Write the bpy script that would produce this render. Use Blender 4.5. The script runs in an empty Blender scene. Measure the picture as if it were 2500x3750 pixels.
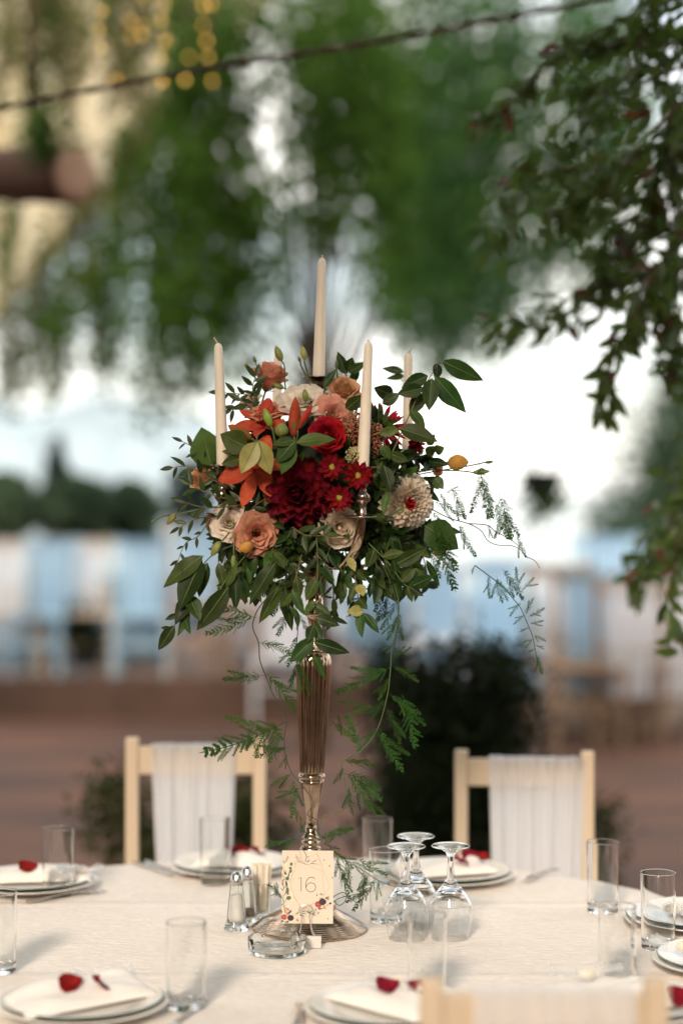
import bpy, math, random
import numpy as np
from mathutils import Vector, Matrix, Quaternion
rnd = random.Random(7)
nr = np.random.default_rng(11)
sc = bpy.context.scene
C = sc.collection
PI = math.pi

# ------------------------------------------------------------------ camera
F, HY, H = 7000.0, 1800.0, 1.667      # focal length in photo pixels, horizon row, eye height
cam = bpy.data.objects.new('camera', bpy.data.cameras.new('camera'))
C.objects.link(cam); sc.camera = cam
cam.location = (0, 0, H); cam.rotation_euler = (PI/2, 0, 0)
cd = cam.data
cd.sensor_fit = 'VERTICAL'; cd.sensor_height = 36; cd.sensor_width = 24
cd.lens = F/3750*36
cd.shift_y = (HY-1875)/3750
cd.clip_start = 0.05; cd.clip_end = 3000
cd.dof.use_dof = True; cd.dof.focus_distance = 3.86; cd.dof.aperture_fstop = 1.05

# ------------------------------------------------------------------ sky, sun, exposure
SUN_EL, SUN_AZ = math.radians(28), math.radians(192)   # azimuth clockwise from +Y: behind the camera, a little left, veiled by cloud
w = bpy.data.worlds.new('World'); sc.world = w; w.use_nodes = True
nt = w.node_tree; nt.nodes.clear()
sky = nt.nodes.new('ShaderNodeTexSky'); sky.sky_type = 'NISHITA'; sky.sun_disc = False
sky.sun_elevation = SUN_EL; sky.sun_rotation = SUN_AZ
sky.air_density = 1.0; sky.dust_density = 2.0; sky.ozone_density = 1.0
hsv = nt.nodes.new('ShaderNodeHueSaturation'); hsv.inputs['Saturation'].default_value = 0.8
bg = nt.nodes.new('ShaderNodeBackground'); bg.inputs['Strength'].default_value = 0.135
wo = nt.nodes.new('ShaderNodeOutputWorld')
cloud = nt.nodes.new('ShaderNodeMixRGB'); cloud.inputs[0].default_value = 0.8; cloud.inputs[2].default_value = (11.0, 10.6, 9.9, 1)   # even cloud veil over the sky
cn = nt.nodes.new('ShaderNodeTexNoise'); cn.inputs['Scale'].default_value = 3.2; cn.inputs['Detail'].default_value = 5
cc = nt.nodes.new('ShaderNodeTexCoord'); cm = nt.nodes.new('ShaderNodeMapping'); cm.inputs['Scale'].default_value = (1, 1, 2.4)
cr = nt.nodes.new('ShaderNodeMapRange'); cr.inputs[1].default_value = .40; cr.inputs[2].default_value = .58; cr.inputs[3].default_value = .06; cr.inputs[4].default_value = 1.0
nt.links.new(cc.outputs['Generated'], cm.inputs[0]); nt.links.new(cm.outputs[0], cn.inputs['Vector']); nt.links.new(cn.outputs[0], cr.inputs[0]); nt.links.new(cr.outputs[0], cloud.inputs[0])
nt.links.new(sky.outputs[0], hsv.inputs['Color']); nt.links.new(hsv.outputs[0], cloud.inputs[1]); nt.links.new(cloud.outputs[0], bg.inputs['Color'])
nt.links.new(bg.outputs[0], wo.inputs['Surface'])
sun = bpy.data.objects.new('sun', bpy.data.lights.new('sun', 'SUN')); C.objects.link(sun)
sun.data.energy = 2.2; sun.data.angle = math.radians(12); sun.data.color = (1, 0.82, 0.64)
sd = Vector((math.sin(SUN_AZ)*math.cos(SUN_EL), math.cos(SUN_AZ)*math.cos(SUN_EL), math.sin(SUN_EL)))
sun.rotation_euler = sd.to_track_quat('Z', 'Y').to_euler()
vs = sc.view_settings
vs.view_transform = 'Standard'; vs.look = 'None'; vs.gamma = 1; vs.exposure = 0.74
vs.use_curve_mapping = False
cy = sc.cycles
cy.use_denoising = True; cy.max_bounces = 14; cy.transmission_bounces = 12; cy.transparent_max_bounces = 12
cy.glossy_bounces = 5; cy.diffuse_bounces = 4; cy.sample_clamp_indirect = 6; cy.blur_glossy = 0.6

# ------------------------------------------------------------------ helpers
def P(px, py, D):
    return Vector(((px-1250)/F*D, D, H-(py-HY)/F*D))
def V(vx, vy, D):          # the same from the 1568 px wide view of the photograph
    return P(vx*1.5944, vy*1.5944, D)

def link(o, parent=None):
    C.objects.link(o)
    if parent is not None: o.parent = parent
    return o
def mesh_from(name, verts, faces, mat=None, smooth=True):
    m = bpy.data.meshes.new(name)
    m.from_pydata([tuple(v) for v in verts], [], faces)
    if smooth: m.polygons.foreach_set('use_smooth', [True]*len(m.polygons))
    if mat: m.materials.append(mat)
    m.update()
    return m
def obj(name, mesh, parent=None, M=None):
    o = bpy.data.objects.new(name, mesh); link(o, parent)
    if M is not None: o.matrix_basis = M
    return o
def tag(o, label=None, cat=None, group=None, kind=None):
    if label: o['label'] = label
    if cat: o['category'] = cat
    if group: o['group'] = group
    if kind: o['kind'] = kind
    return o
def thing(name, loc, label, cat, group=None, rot=None):
    e = bpy.data.objects.new(name, None); link(e); e.location = loc; e.empty_display_size = 0.02
    if rot is not None: e.rotation_euler = rot
    return tag(e, label, cat, group)
def put(name, mesh, root, Mw):      # a part given in world space under a root that is only translated
    return obj(name, mesh, root, Matrix.Translation(-Vector(root.location)) @ Mw)

class MB:
    def __init__(s): s.v = []; s.f = []
    def add(s, v, f):
        o = len(s.v); s.v += [Vector(p) for p in v]; s.f += [tuple(i+o for i in q) for q in f]
    def box(s, c, d, M=None):
        c = Vector(c); x, y, z = d[0]/2, d[1]/2, d[2]/2
        v = [Vector((a, b, e)) for e in (-z, z) for b in (-y, y) for a in (-x, x)]
        v = [(M @ p if M else p)+c for p in v]
        s.add(v, [(0,2,3,1),(4,5,7,6),(0,1,5,4),(2,6,7,3),(0,4,6,2),(1,3,7,5)])
    def tube(s, pts, r, n=6, cap=True):
        pts = [Vector(p) for p in pts]; k = len(pts)
        rs = r if isinstance(r, (list, tuple)) else [r]*k
        up = None; v = []; f = []
        for i, p in enumerate(pts):
            t = (pts[min(i+1, k-1)]-pts[max(i-1, 0)]).normalized()
            if up is None:
                up = Vector((0,0,1)) if abs(t.z) < .9 else Vector((1,0,0))
            a = t.cross(up); a = a.normalized() if a.length > 1e-6 else t.orthogonal().normalized()
            b = a.cross(t).normalized(); up = b
            for j in range(n):
                q = 2*PI*j/n
                v.append(p+(a*math.cos(q)+b*math.sin(q))*rs[i])
        for i in range(k-1):
            for j in range(n):
                f.append((i*n+j, i*n+(j+1)%n, (i+1)*n+(j+1)%n, (i+1)*n+j))
        if cap:
            f.append(tuple(range(n-1, -1, -1))); f.append(tuple((k-1)*n+j for j in range(n)))
        s.add(v, f)
    def lathe(s, prof, n=32, M=None, mod=None, hold=0, cap=True):
        if hold:
            q = []
            for i in range(len(prof)-1):
                (r0,z0),(r1,z1) = prof[i],prof[i+1]; L = math.hypot(r1-r0,z1-z0); q.append(prof[i])
                if L > 3*hold:
                    a = hold/L; q += [(r0+(r1-r0)*a,z0+(z1-z0)*a),(r1+(r0-r1)*a,z1+(z0-z1)*a)]
            prof = q+[prof[-1]]
        v = []; f = []; k = len(prof)
        for (r, z) in prof:
            for j in range(n):
                q = 2*PI*j/n
                rr = r*(mod(q, z) if mod else 1)
                p = Vector((rr*math.cos(q), rr*math.sin(q), z))
                v.append(M @ p if M else p)
        for i in range(k-1):
            for j in range(n):
                f.append((i*n+j, i*n+(j+1)%n, (i+1)*n+(j+1)%n, (i+1)*n+j))
        if cap and prof[0][0] > 1e-5: f.append(tuple(range(n-1, -1, -1)))
        if cap and prof[-1][0] > 1e-5: f.append(tuple((k-1)*n+j for j in range(n)))
        s.add(v, f)
    def mesh(s, name, mat=None, smooth=True): return mesh_from(name, s.v, s.f, mat, smooth)

def smooth_path(pts, n=6):
    pts = [Vector(p) for p in pts]; out = []
    for i in range(len(pts)-1):
        p0 = pts[max(i-1,0)]; p1 = pts[i]; p2 = pts[i+1]; p3 = pts[min(i+2, len(pts)-1)]
        for k in range(n):
            t = k/n
            out.append(.5*((2*p1)+(p2-p0)*t+(2*p0-5*p1+4*p2-p3)*t*t+(3*p1-p0-3*p2+p3)*t**3))
    out.append(pts[-1]); return out
def frame(pos, d, nrm, s=1.0, sy=None):      # x along d, z near nrm
    x = Vector(d).normalized(); z = Vector(nrm); z = z-x*z.dot(x)
    if z.length < 1e-5: z = x.orthogonal()
    z.normalize(); y = z.cross(x)
    if sy is None: sy = s
    return Matrix(((x.x*s, y.x*sy, z.x*s, pos[0]), (x.y*s, y.y*sy, z.y*s, pos[1]), (x.z*s, y.z*sy, z.z*s, pos[2]), (0,0,0,1)))
def rv(a=1.0): return Vector((rnd.uniform(-a,a), rnd.uniform(-a,a), rnd.uniform(-a,a)))

# ------------------------------------------------------------------ materials
def mat(name, col, rough=.5, metal=0, var=0.0, scale=20, bump=0.0, bscale=60, trans=0.0, rndv=0.0, rndh=0.0, col2=None, spec=.5, stretch=None, subs=0, sheen=0, grad=None):
    m = bpy.data.materials.new(name); m.use_nodes = True; n = m.node_tree; L = n.links
    b = n.nodes['Principled BSDF']; out = n.nodes['Material Output']
    b.inputs['Roughness'].default_value = rough; b.inputs['Metallic'].default_value = metal
    b.inputs['Specular IOR Level'].default_value = spec
    if sheen: b.inputs['Sheen Weight'].default_value = sheen
    tc = n.nodes.new('ShaderNodeTexCoord')
    co = tc.outputs['Object']
    if stretch:
        mp = n.nodes.new('ShaderNodeMapping'); mp.inputs['Scale'].default_value = stretch
        L.new(co, mp.inputs[0]); co = mp.outputs[0]
    base = n.nodes.new('ShaderNodeRGB'); base.outputs[0].default_value = (*col, 1); c = base.outputs[0]
    if grad:      # (axis, colour at far end, start, end): real colour change along a petal or leaf
        sx = n.nodes.new('ShaderNodeSeparateXYZ'); L.new(tc.outputs['Generated'], sx.inputs[0])
        mr = n.nodes.new('ShaderNodeMapRange'); mr.inputs[1].default_value = grad[2]; mr.inputs[2].default_value = grad[3]
        L.new(sx.outputs[grad[0]], mr.inputs[0])
        mx = n.nodes.new('ShaderNodeMixRGB'); L.new(mr.outputs[0], mx.inputs[0]); L.new(c, mx.inputs[1]); mx.inputs[2].default_value = (*grad[1], 1); c = mx.outputs[0]
    if var or col2:
        no = n.nodes.new('ShaderNodeTexNoise'); no.inputs['Scale'].default_value = scale; no.inputs['Detail'].default_value = 5
        L.new(co, no.inputs['Vector'])
        rp = n.nodes.new('ShaderNodeMapRange'); rp.inputs[1].default_value = .35; rp.inputs[2].default_value = .65
        L.new(no.outputs[0], rp.inputs[0])
        mx = n.nodes.new('ShaderNodeMixRGB'); L.new(rp.outputs[0], mx.inputs[0]); L.new(c, mx.inputs[1])
        c2 = col2 if col2 else tuple(x*(1-var) for x in col)
        mx.inputs[2].default_value = (*c2, 1); c = mx.outputs[0]
    if rndv or rndh:
        oi = n.nodes.new('ShaderNodeObjectInfo'); hs = n.nodes.new('ShaderNodeHueSaturation')
        a = n.nodes.new('ShaderNodeMapRange'); a.inputs[3].default_value = 1-rndv; a.inputs[4].default_value = 1+rndv
        L.new(oi.outputs['Random'], a.inputs[0]); L.new(a.outputs[0], hs.inputs['Value'])
        h = n.nodes.new('ShaderNodeMath'); h.operation = 'MULTIPLY_ADD'; h.inputs[1].default_value = 7.31; h.inputs[2].default_value = 0
        L.new(oi.outputs['Random'], h.inputs[0]); fr = n.nodes.new('ShaderNodeMath'); fr.operation = 'FRACT'; L.new(h.outputs[0], fr.inputs[0])
        a2 = n.nodes.new('ShaderNodeMapRange'); a2.inputs[3].default_value = .5-rndh; a2.inputs[4].default_value = .5+rndh
        L.new(fr.outputs[0], a2.inputs[0]); L.new(a2.outputs[0], hs.inputs['Hue']); L.new(c, hs.inputs['Color']); c = hs.outputs[0]
    L.new(c, b.inputs['Base Color'])
    if bump:
        no = n.nodes.new('ShaderNodeTexNoise'); no.inputs['Scale'].default_value = bscale; no.inputs['Detail'].default_value = 4
        L.new(co, no.inputs['Vector'])
        bp = n.nodes.new('ShaderNodeBump'); bp.inputs['Strength'].default_value = bump; bp.inputs['Distance'].default_value = .01
        L.new(no.outputs[0], bp.inputs['Height']); L.new(bp.outputs[0], b.inputs['Normal'])
    if trans:
        t = n.nodes.new('ShaderNodeBsdfTranslucent'); L.new(c, t.inputs[0])
        ms = n.nodes.new('ShaderNodeMixShader'); ms.inputs[0].default_value = trans
        L.new(b.outputs[0], ms.inputs[1]); L.new(t.outputs[0], ms.inputs[2]); L.new(ms.outputs[0], out.inputs[0])
    if subs:
        b.inputs['Subsurface Weight'].default_value = subs; b.inputs['Subsurface Radius'].default_value = (.02,.012,.006); b.inputs['Subsurface Scale'].default_value = .5
    return m
def glass_mat(name, col=(1,1,1), ior=1.47):
    m = bpy.data.materials.new(name); m.use_nodes = True; n = m.node_tree
    n.nodes.clear(); g = n.nodes.new('ShaderNodeBsdfGlass'); g.inputs['Color'].default_value = (*col, 1); g.inputs['Roughness'].default_value = 0.0; g.inputs['IOR'].default_value = ior
    o = n.nodes.new('ShaderNodeOutputMaterial'); n.links.new(g.outputs[0], o.inputs[0]); return m
def film_mat(name, col, alpha, rough=.2):        # thin sheer sheet: part of the light passes straight through
    m = mat(name, col, rough, trans=.35); n = m.node_tree; out = n.nodes['Material Output']
    s = out.inputs[0].links[0].from_socket
    t = n.nodes.new('ShaderNodeBsdfTransparent'); ms = n.nodes.new('ShaderNodeMixShader'); ms.inputs[0].default_value = alpha
    n.links.new(t.outputs[0], ms.inputs[1]); n.links.new(s, ms.inputs[2]); n.links.new(ms.outputs[0], out.inputs[0]); return m
def emit_mat(name, col, st):
    m = bpy.data.materials.new(name); m.use_nodes = True; n = m.node_tree; n.nodes.clear()
    e = n.nodes.new('ShaderNodeEmission'); e.inputs[0].default_value = (*col,1); e.inputs[1].default_value = st
    o = n.nodes.new('ShaderNodeOutputMaterial'); n.links.new(e.outputs[0], o.inputs[0]); return m

M = {}
M['cloth'] = mat('tablecloth', (.80,.735,.675), .8, var=.03, scale=30, bump=.7, bscale=45, stretch=(1,2.2,1), sheen=.1)
def damask(m):      # woven leaf pattern, ironing folds and soft waves
    n = m.node_tree; L = n.links; pb = n.nodes['Principled BSDF']; old = pb.inputs['Normal'].links[0].from_node
    tc = n.nodes.new('ShaderNodeTexCoord'); vo = n.nodes.new('ShaderNodeTexVoronoi'); vo.inputs['Scale'].default_value = 42
    nz = n.nodes.new('ShaderNodeTexNoise'); nz.inputs['Scale'].default_value = 9; nz.inputs['Detail'].default_value = 3
    ad = n.nodes.new('ShaderNodeVectorMath'); ad.operation = 'MULTIPLY_ADD'; ad.inputs[1].default_value = (.12,.12,.12)
    L.new(tc.outputs['Object'], nz.inputs['Vector']); L.new(nz.outputs['Color'], ad.inputs[0]); L.new(tc.outputs['Object'], ad.inputs[2]); L.new(ad.outputs[0], vo.inputs['Vector'])
    th = n.nodes.new('ShaderNodeMapRange'); th.inputs[1].default_value = .35; th.inputs[2].default_value = .5; L.new(vo.outputs['Distance'], th.inputs[0])
    mx = n.nodes.new('ShaderNodeMixRGB'); mx.blend_type = 'MULTIPLY'; mx.inputs[2].default_value = (.962,.956,.945,1); src = pb.inputs['Base Color'].links[0].from_socket
    L.new(th.outputs[0], mx.inputs[0]); L.new(src, mx.inputs[1]); L.new(mx.outputs[0], pb.inputs['Base Color'])
    sx = n.nodes.new('ShaderNodeSeparateXYZ'); L.new(tc.outputs['Object'], sx.inputs[0]); h = None
    for ax, off in (('X',.33),('X',-.55),('Y',-3.62),('Y',-4.25)):
        a = n.nodes.new('ShaderNodeMath'); a.operation = 'ADD'; a.inputs[1].default_value = off; L.new(sx.outputs[ax], a.inputs[0])
        b_ = n.nodes.new('ShaderNodeMath'); b_.operation = 'ABSOLUTE'; L.new(a.outputs[0], b_.inputs[0])
        r_ = n.nodes.new('ShaderNodeMapRange'); r_.inputs[1].default_value = 0; r_.inputs[2].default_value = .035; r_.inputs[3].default_value = 1; r_.inputs[4].default_value = 0; r_.interpolation_type = 'SMOOTHERSTEP'; L.new(b_.outputs[0], r_.inputs[0])
        if h is None: h = r_.outputs[0]
        else:
            q = n.nodes.new('ShaderNodeMath'); q.operation = 'ADD'; L.new(h, q.inputs[0]); L.new(r_.outputs[0], q.inputs[1]); h = q.outputs[0]
    w_ = n.nodes.new('ShaderNodeTexNoise'); w_.inputs['Scale'].default_value = 4.5; w_.inputs['Detail'].default_value = 2; L.new(tc.outputs['Object'], w_.inputs['Vector'])
    q = n.nodes.new('ShaderNodeMath'); q.operation = 'MULTIPLY_ADD'; q.inputs[1].default_value = 3.0; L.new(w_.outputs[0], q.inputs[0]); L.new(h, q.inputs[2])
    bp = n.nodes.new('ShaderNodeBump'); bp.inputs['Strength'].default_value = .55; bp.inputs['Distance'].default_value = .006; L.new(q.outputs[0], bp.inputs['Height'])
    L.new(old.outputs[0], bp.inputs['Normal']); L.new(bp.outputs[0], pb.inputs['Normal'])
damask(M['cloth'])
M['napkin'] = mat('napkin', (.82,.78,.74), .85, bump=.2, bscale=120)
M['china'] = mat('china', (.80,.77,.72), .18)
M['glass'] = glass_mat('clear_glass', (.985,.995,.99)); M['thin_glass'] = glass_mat('tumbler_glass', (.995,.998,.995), 1.38)
M['rim_green'] = mat('green_rim', (.02,.06,.05), .2)
M['steel'] = mat('steel', (.62,.60,.58), .25, 1, bump=.05, bscale=30)
M['silver'] = mat('tarnished_silver', (.60,.45,.33), .14, 1, col2=(.30,.21,.14), scale=11, bump=.04, bscale=25)
M['silver_dark'] = mat('dark_silver', (.46,.37,.31), .26, 1, col2=(.26,.2,.16), scale=30, bump=.1, bscale=40)
M['wax'] = mat('wax', (.85,.75,.61), .42, subs=.25, var=.05, scale=12)
M['wick'] = mat('wick', (.62,.46,.28), .9)
M['wood'] = mat('cream_painted_wood', (.64,.51,.37), .5, var=.12, scale=8, stretch=(1,1,.15), bump=.08)
M['sash'] = film_mat('sheer_voile', (.90,.91,.94), .6, .9)
M['sash_sky_tint'] = film_mat('sky_tinted_voile', (.48,.68,.84), .8, .9)  # far sash colour carries the blue skylight of open shade
M['stem'] = mat('green_stem', (.075,.11,.03), .5, rndv=.2)
M['twig'] = mat('brown_twig', (.14,.095,.04), .6, rndv=.2)
M['wire'] = mat('dark_vine', (.018,.03,.016), .5)
M['leaf'] = mat('leaf_dark', (.034,.066,.013), .46, spec=.2, trans=.25, rndv=.55, rndh=.035, var=.35, scale=3)
M['leaf_mid'] = mat('leaf_mid', (.07,.12,.024), .46, spec=.2, trans=.28, rndv=.4, rndh=.03, var=.3, scale=3)
M['leaf_small'] = mat('leaf_small', (.034,.055,.014), .42, spec=.25, trans=.15, rndv=.4, rndh=.03)
M['leaf_yellow'] = mat('leaf_yellow', (.44,.40,.12), .45, trans=.3, rndv=.12, var=.25, scale=3)
M['fern'] = mat('asparagus_fern', (.032,.08,.016), .7, spec=.08, trans=.2, rndv=.35, rndh=.02)
M['bud'] = mat('green_bud', (.26,.28,.06), .5, var=.3, scale=40, rndv=.25, rndh=.03)
M['sepal'] = mat('sepal', (.09,.13,.04), .5, rndv=.2)
M['vein'] = mat('leaf_vein', (.13,.19,.06), .5)
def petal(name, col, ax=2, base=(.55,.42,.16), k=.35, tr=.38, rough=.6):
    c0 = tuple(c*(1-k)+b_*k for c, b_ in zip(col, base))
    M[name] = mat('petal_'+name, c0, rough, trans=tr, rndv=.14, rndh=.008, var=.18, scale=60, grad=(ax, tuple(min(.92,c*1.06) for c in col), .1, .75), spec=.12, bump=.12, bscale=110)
petal('peach', (.78,.36,.25)); petal('coral', (.79,.33,.23)); petal('apricot', (.82,.48,.28)); petal('pink', (.76,.35,.28))
dk = (.02,.002,.004)
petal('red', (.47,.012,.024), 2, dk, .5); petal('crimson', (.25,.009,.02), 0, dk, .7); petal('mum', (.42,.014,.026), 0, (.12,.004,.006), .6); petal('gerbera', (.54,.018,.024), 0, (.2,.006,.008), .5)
petal('orange', (.62,.095,.052), 0, (.42,.03,.012), .5, .3); petal('white', (.87,.77,.67), 2, (.72,.66,.40), .3, .45); petal('white_dahlia', (.88,.78,.68), 0, (.80,.66,.42), .4, .45); petal('cream', (.87,.74,.60), 2, (.78,.62,.34), .35, .45); petal('yellow', (.75,.38,.07), 2)
petal('lily_bud', (.48,.13,.035), 2, (.25,.2,.04), .4); petal('fallen', (.30,.010,.02), 0, dk, .35, .2)
M['mum_eye'] = mat('mum_eye', (.34,.30,.03), .8, bump=.5, bscale=300)
M['dark_eye'] = mat('dark_eye', (.05,.02,.015), .8, bump=.5, bscale=300)
M['berry'] = mat('berry', (.20,.022,.022), .4, col2=(.42,.22,.10), scale=150)
M['berry_green'] = mat('berry_green', (.34,.28,.12), .5, col2=(.45,.4,.2), scale=90)
M['foam'] = mat('floral_foam', (.012,.02,.01), .95)
M['anther'] = mat('anther', (.22,.06,.02), .7)
M['card'] = mat('card_paper', (.64,.55,.45), .6, bump=.04, bscale=200)
M['ink'] = mat('brown_ink', (.09,.045,.035), .7); M['ink_gold'] = mat('gold_ink', (.40,.28,.17), .6)
M['p_green'] = mat('print_green', (.10,.17,.09), .7, var=.4, scale=200); M['p_olive'] = mat('print_olive', (.24,.19,.09), .7, var=.4, scale=200)
M['p_red'] = mat('print_red', (.38,.03,.035), .7, col2=(.55,.16,.14), scale=260); M['p_plum'] = mat('print_plum', (.045,.02,.035), .7)
M['p_peach'] = mat('print_peach', (.70,.34,.22), .7, col2=(.8,.55,.4), scale=240); M['p_cream'] = mat('print_cream', (.78,.70,.54), .7, col2=(.66,.52,.34), scale=240)
M['p_dark'] = mat('print_dark', (.03,.035,.045), .7)
M['clip'] = mat('clip_enamel', (.40,.37,.34), .35); M['salt'] = mat('salt', (.82,.80,.77), .9, bump=.3, bscale=400)
M['paper_stick'] = mat('paper_wrapped_stick', (.80,.72,.60), .7, var=.15, scale=60)
M['candy'] = mat('candy', (.74,.64,.50), .35); M['film'] = film_mat('cellophane', (.95,.95,.95), .28, .05)
M['cable'] = mat('dark_cable', (.035,.025,.02), .7, col2=(.12,.05,.03), scale=6)
M['bulb'] = emit_mat('warm_bulb', (1,.55,.11), 1.5)
M['sail'] = mat('cream_shade_cloth', (.90,.84,.70), .9, trans=.75, col2=(.80,.70,.50), scale=1.6, stretch=(3,3,.5))
M['log'] = mat('log_bark', (.13,.065,.04), .9, col2=(.07,.035,.02), scale=5, bump=.6, bscale=14)
M['log_end'] = mat('sawn_wood', (.46,.30,.20), .85, col2=(.34,.2,.13), scale=7)
M['bark'] = mat('bark', (.07,.05,.035), .9, col2=(.035,.025,.018), scale=6, bump=.6, bscale=14)
def fol(name, c, tr=.4, c2=None): M[name] = mat('foliage_'+name, c, .6, trans=tr, col2=c2 or tuple(x*.45 for x in c), scale=3.2, spec=.12)
fol('tree', (.095,.19,.028), .66, (.026,.062,.010)); fol('tree_light', (.095,.20,.05), .66, (.035,.10,.035)); fol('bush', (.016,.028,.009), .2); fol('shrub', (.06,.075,.02), .3)
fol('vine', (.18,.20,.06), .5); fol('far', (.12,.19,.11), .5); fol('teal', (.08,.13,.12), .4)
M['overhang'] = mat('overhang_leaf', (.075,.13,.024), .34, spec=.4, trans=.38, rndv=.5, rndh=.012)
M['overhang_red'] = mat('overhang_leaf_rust', (.17,.065,.03), .4, trans=.25, rndv=.4, rndh=.02)
M['paving'] = mat('brick_paving', (.19,.086,.052), .8, col2=(.085,.05,.038), scale=1.2, bump=.3, bscale=9, spec=.3, stretch=(.5,1.4,1))
M['kerb'] = mat('brown_kerb', (.11,.06,.04), .85, var=.3, scale=3)
M['deck'] = mat('terrace_boards', (.20,.12,.085), .8, var=.3, scale=2)
M['linen_sky_tint'] = mat('sky_tinted_linen', (.36,.55,.70), .85, var=.12, scale=4)  # blue skylight of open shade put into the far cloth colour
M['linen_white'] = mat('white_linen', (.72,.72,.75), .85, var=.1, scale=4)
M['linen_cream'] = mat('cream_linen', (.52,.42,.33), .85, var=.1, scale=4)
M['tan_wood'] = mat('tan_wood', (.34,.21,.12), .6, var=.25, scale=6, stretch=(1,1,.2))
M['pot'] = mat('dark_pot', (.02,.024,.03), .5); M['terracotta'] = mat('terracotta', (.2,.09,.05), .8, var=.2)
M['hill'] = mat('wooded_hill_hazed', (.36,.45,.50), .9, var=.35, scale=.05)  # pale blue-grey base colour stands in for distance haze

# ------------------------------------------------------------------ the setting
def sheet(name, x0, x1, y0, y1, z, m):
    o = obj(name, mesh_from(name, [(x0,y0,z),(x1,y0,z),(x1,y1,z),(x0,y1,z)], [(0,1,2,3)], m)); return tag(o, kind='structure')
g = sheet('ground', -60, 60, -40, 19.5, 0, M['paving'])
b = MB(); b.box((-6.9, 16.75, .135), (14.2, 5.3, .27)); o = obj('terrace', b.mesh('terrace', M['deck'], False)); tag(o, kind='structure')
b = MB(); b.box((-6.9, 14.0, .15), (14.2, .2, .30)); o = obj('terrace_kerb', b.mesh('terrace_kerb', M['kerb'], False)); tag(o, kind='structure')
wm = bpy.data.materials.new('lake_water'); wm.use_nodes = True; n = wm.node_tree; pb = n.nodes['Principled BSDF']
pb.inputs['Base Color'].default_value = (.05,.13,.17,1); pb.inputs['Roughness'].default_value = .12; pb.inputs['IOR'].default_value = 1.33
no = n.nodes.new('ShaderNodeTexNoise'); no.inputs['Scale'].default_value = 1.3; no.inputs['Detail'].default_value = 4
tcw = n.nodes.new('ShaderNodeTexCoord'); n.links.new(tcw.outputs['Object'], no.inputs['Vector'])
bp = n.nodes.new('ShaderNodeBump'); bp.inputs['Strength'].default_value = .35; bp.inputs['Distance'].default_value = .1
n.links.new(no.outputs[0], bp.inputs['Height']); n.links.new(bp.outputs[0], pb.inputs['Normal'])
sheet('lake', -900, 900, 19.5, 1600, -.25, wm)
b = MB(); b.box((0, 19.55, -.2), (120, .3, .44)); o = obj('lake_wall', b.mesh('lake_wall', M['kerb'], False)); tag(o, kind='structure')
v = []; f = []; N = 60
for i in range(N+1):
    x = -420+i*14.0; hgt = 30+7*math.sin(i*.37+1)+5*math.sin(i*.83)+2*math.sin(i*1.7)
    hgt *= max(.02, min(1, (25-x)/80))
    v += [(x,700,-.3),(x,720,max(.3,hgt*.75)),(x,760,max(.5,hgt*1.25)),(x,900,-.3)]
for i in range(N):
    for k in range(3): f.append((i*4+k, (i+1)*4+k, (i+1)*4+k+1, i*4+k+1))
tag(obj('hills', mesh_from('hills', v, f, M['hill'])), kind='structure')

bt = thing('added_bounce_front', (0,-5.2,0), 'ochre stucco front added unseen behind the viewer to bounce warm light', 'added facade')  # facade added behind the camera to bounce warm fill onto the front
b = MB(); xs = [-9,-6.6,-5.2,-3.2,-1.8,.6,2.2,4.2,5.6,7.6,9]
for i in range(len(xs)-1):
    if i%2 == 0: b.box(((xs[i]+xs[i+1])/2,-5.35,2.3), (xs[i+1]-xs[i],.3,4.6))
    else:
        b.box(((xs[i]+xs[i+1])/2,-5.35,3.6), (xs[i+1]-xs[i],.3,2.0))
        if i != 5: b.box(((xs[i]+xs[i+1])/2,-5.35,.45), (xs[i+1]-xs[i],.3,.9))
obj('wall', b.mesh('wall', mat('ochre_stucco', (.50,.33,.19), .9, var=.15, scale=2), False), bt, Matrix.Translation((0,5.2,0)))
for i in range(1,len(xs)-1,2):
    b = MB(); b.box(((xs[i]+xs[i+1])/2,-.2,1.3 if i == 5 else 1.75), (xs[i+1]-xs[i]-.02,.06,2.58 if i == 5 else 1.68)); obj('door' if i == 5 else 'window', b.mesh('pane', mat('dark_pane', (.02,.02,.02), .1), False), bt)
b = MB(); b.box((0,.9,3.25), (18.6,2.6,.1), Matrix.Rotation(-.2,3,'X')); obj('porch_roof', b.mesh('porch_roof', M['terracotta'], False), bt)

# ------------------------------------------------------------------ foliage masses
def leaf_cloud(name, cen, size, m, flat=.5, down=.0):
    cen = np.asarray(cen, float); k = len(cen)
    d = nr.normal(size=(k,3)); d[:,2] -= down; d /= np.linalg.norm(d,axis=1)[:,None]
    q = nr.normal(size=(k,3)); q -= d*np.sum(q*d,axis=1)[:,None]; q /= np.linalg.norm(q,axis=1)[:,None]
    s = size*nr.uniform(.6,1.3,size=(k,1))
    nn = np.cross(d,q)
    a = cen-d*s*.5; c_ = cen+d*s*.5; b1 = cen+q*s*.24+nn*s*.08; b2 = cen-q*s*.24+nn*s*.08
    verts = np.stack([a,b1,c_,b2],axis=1).reshape(-1,3)
    me = bpy.data.meshes.new(name); me.vertices.add(4*k); me.vertices.foreach_set('co', verts.ravel())
    idx = np.arange(k)*4
    fa = np.stack([idx,idx+1,idx+2,idx,idx+2,idx+3],axis=1).ravel()
    me.loops.add(6*k); me.loops.foreach_set('vertex_index', fa.astype(np.int32))
    me.polygons.add(2*k); me.polygons.foreach_set('loop_start', (np.arange(2*k)*3).astype(np.int32)); me.polygons.foreach_set('loop_total', np.full(2*k,3,np.int32))
    me.update(); me.validate(); me.materials.append(m); return me
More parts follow.
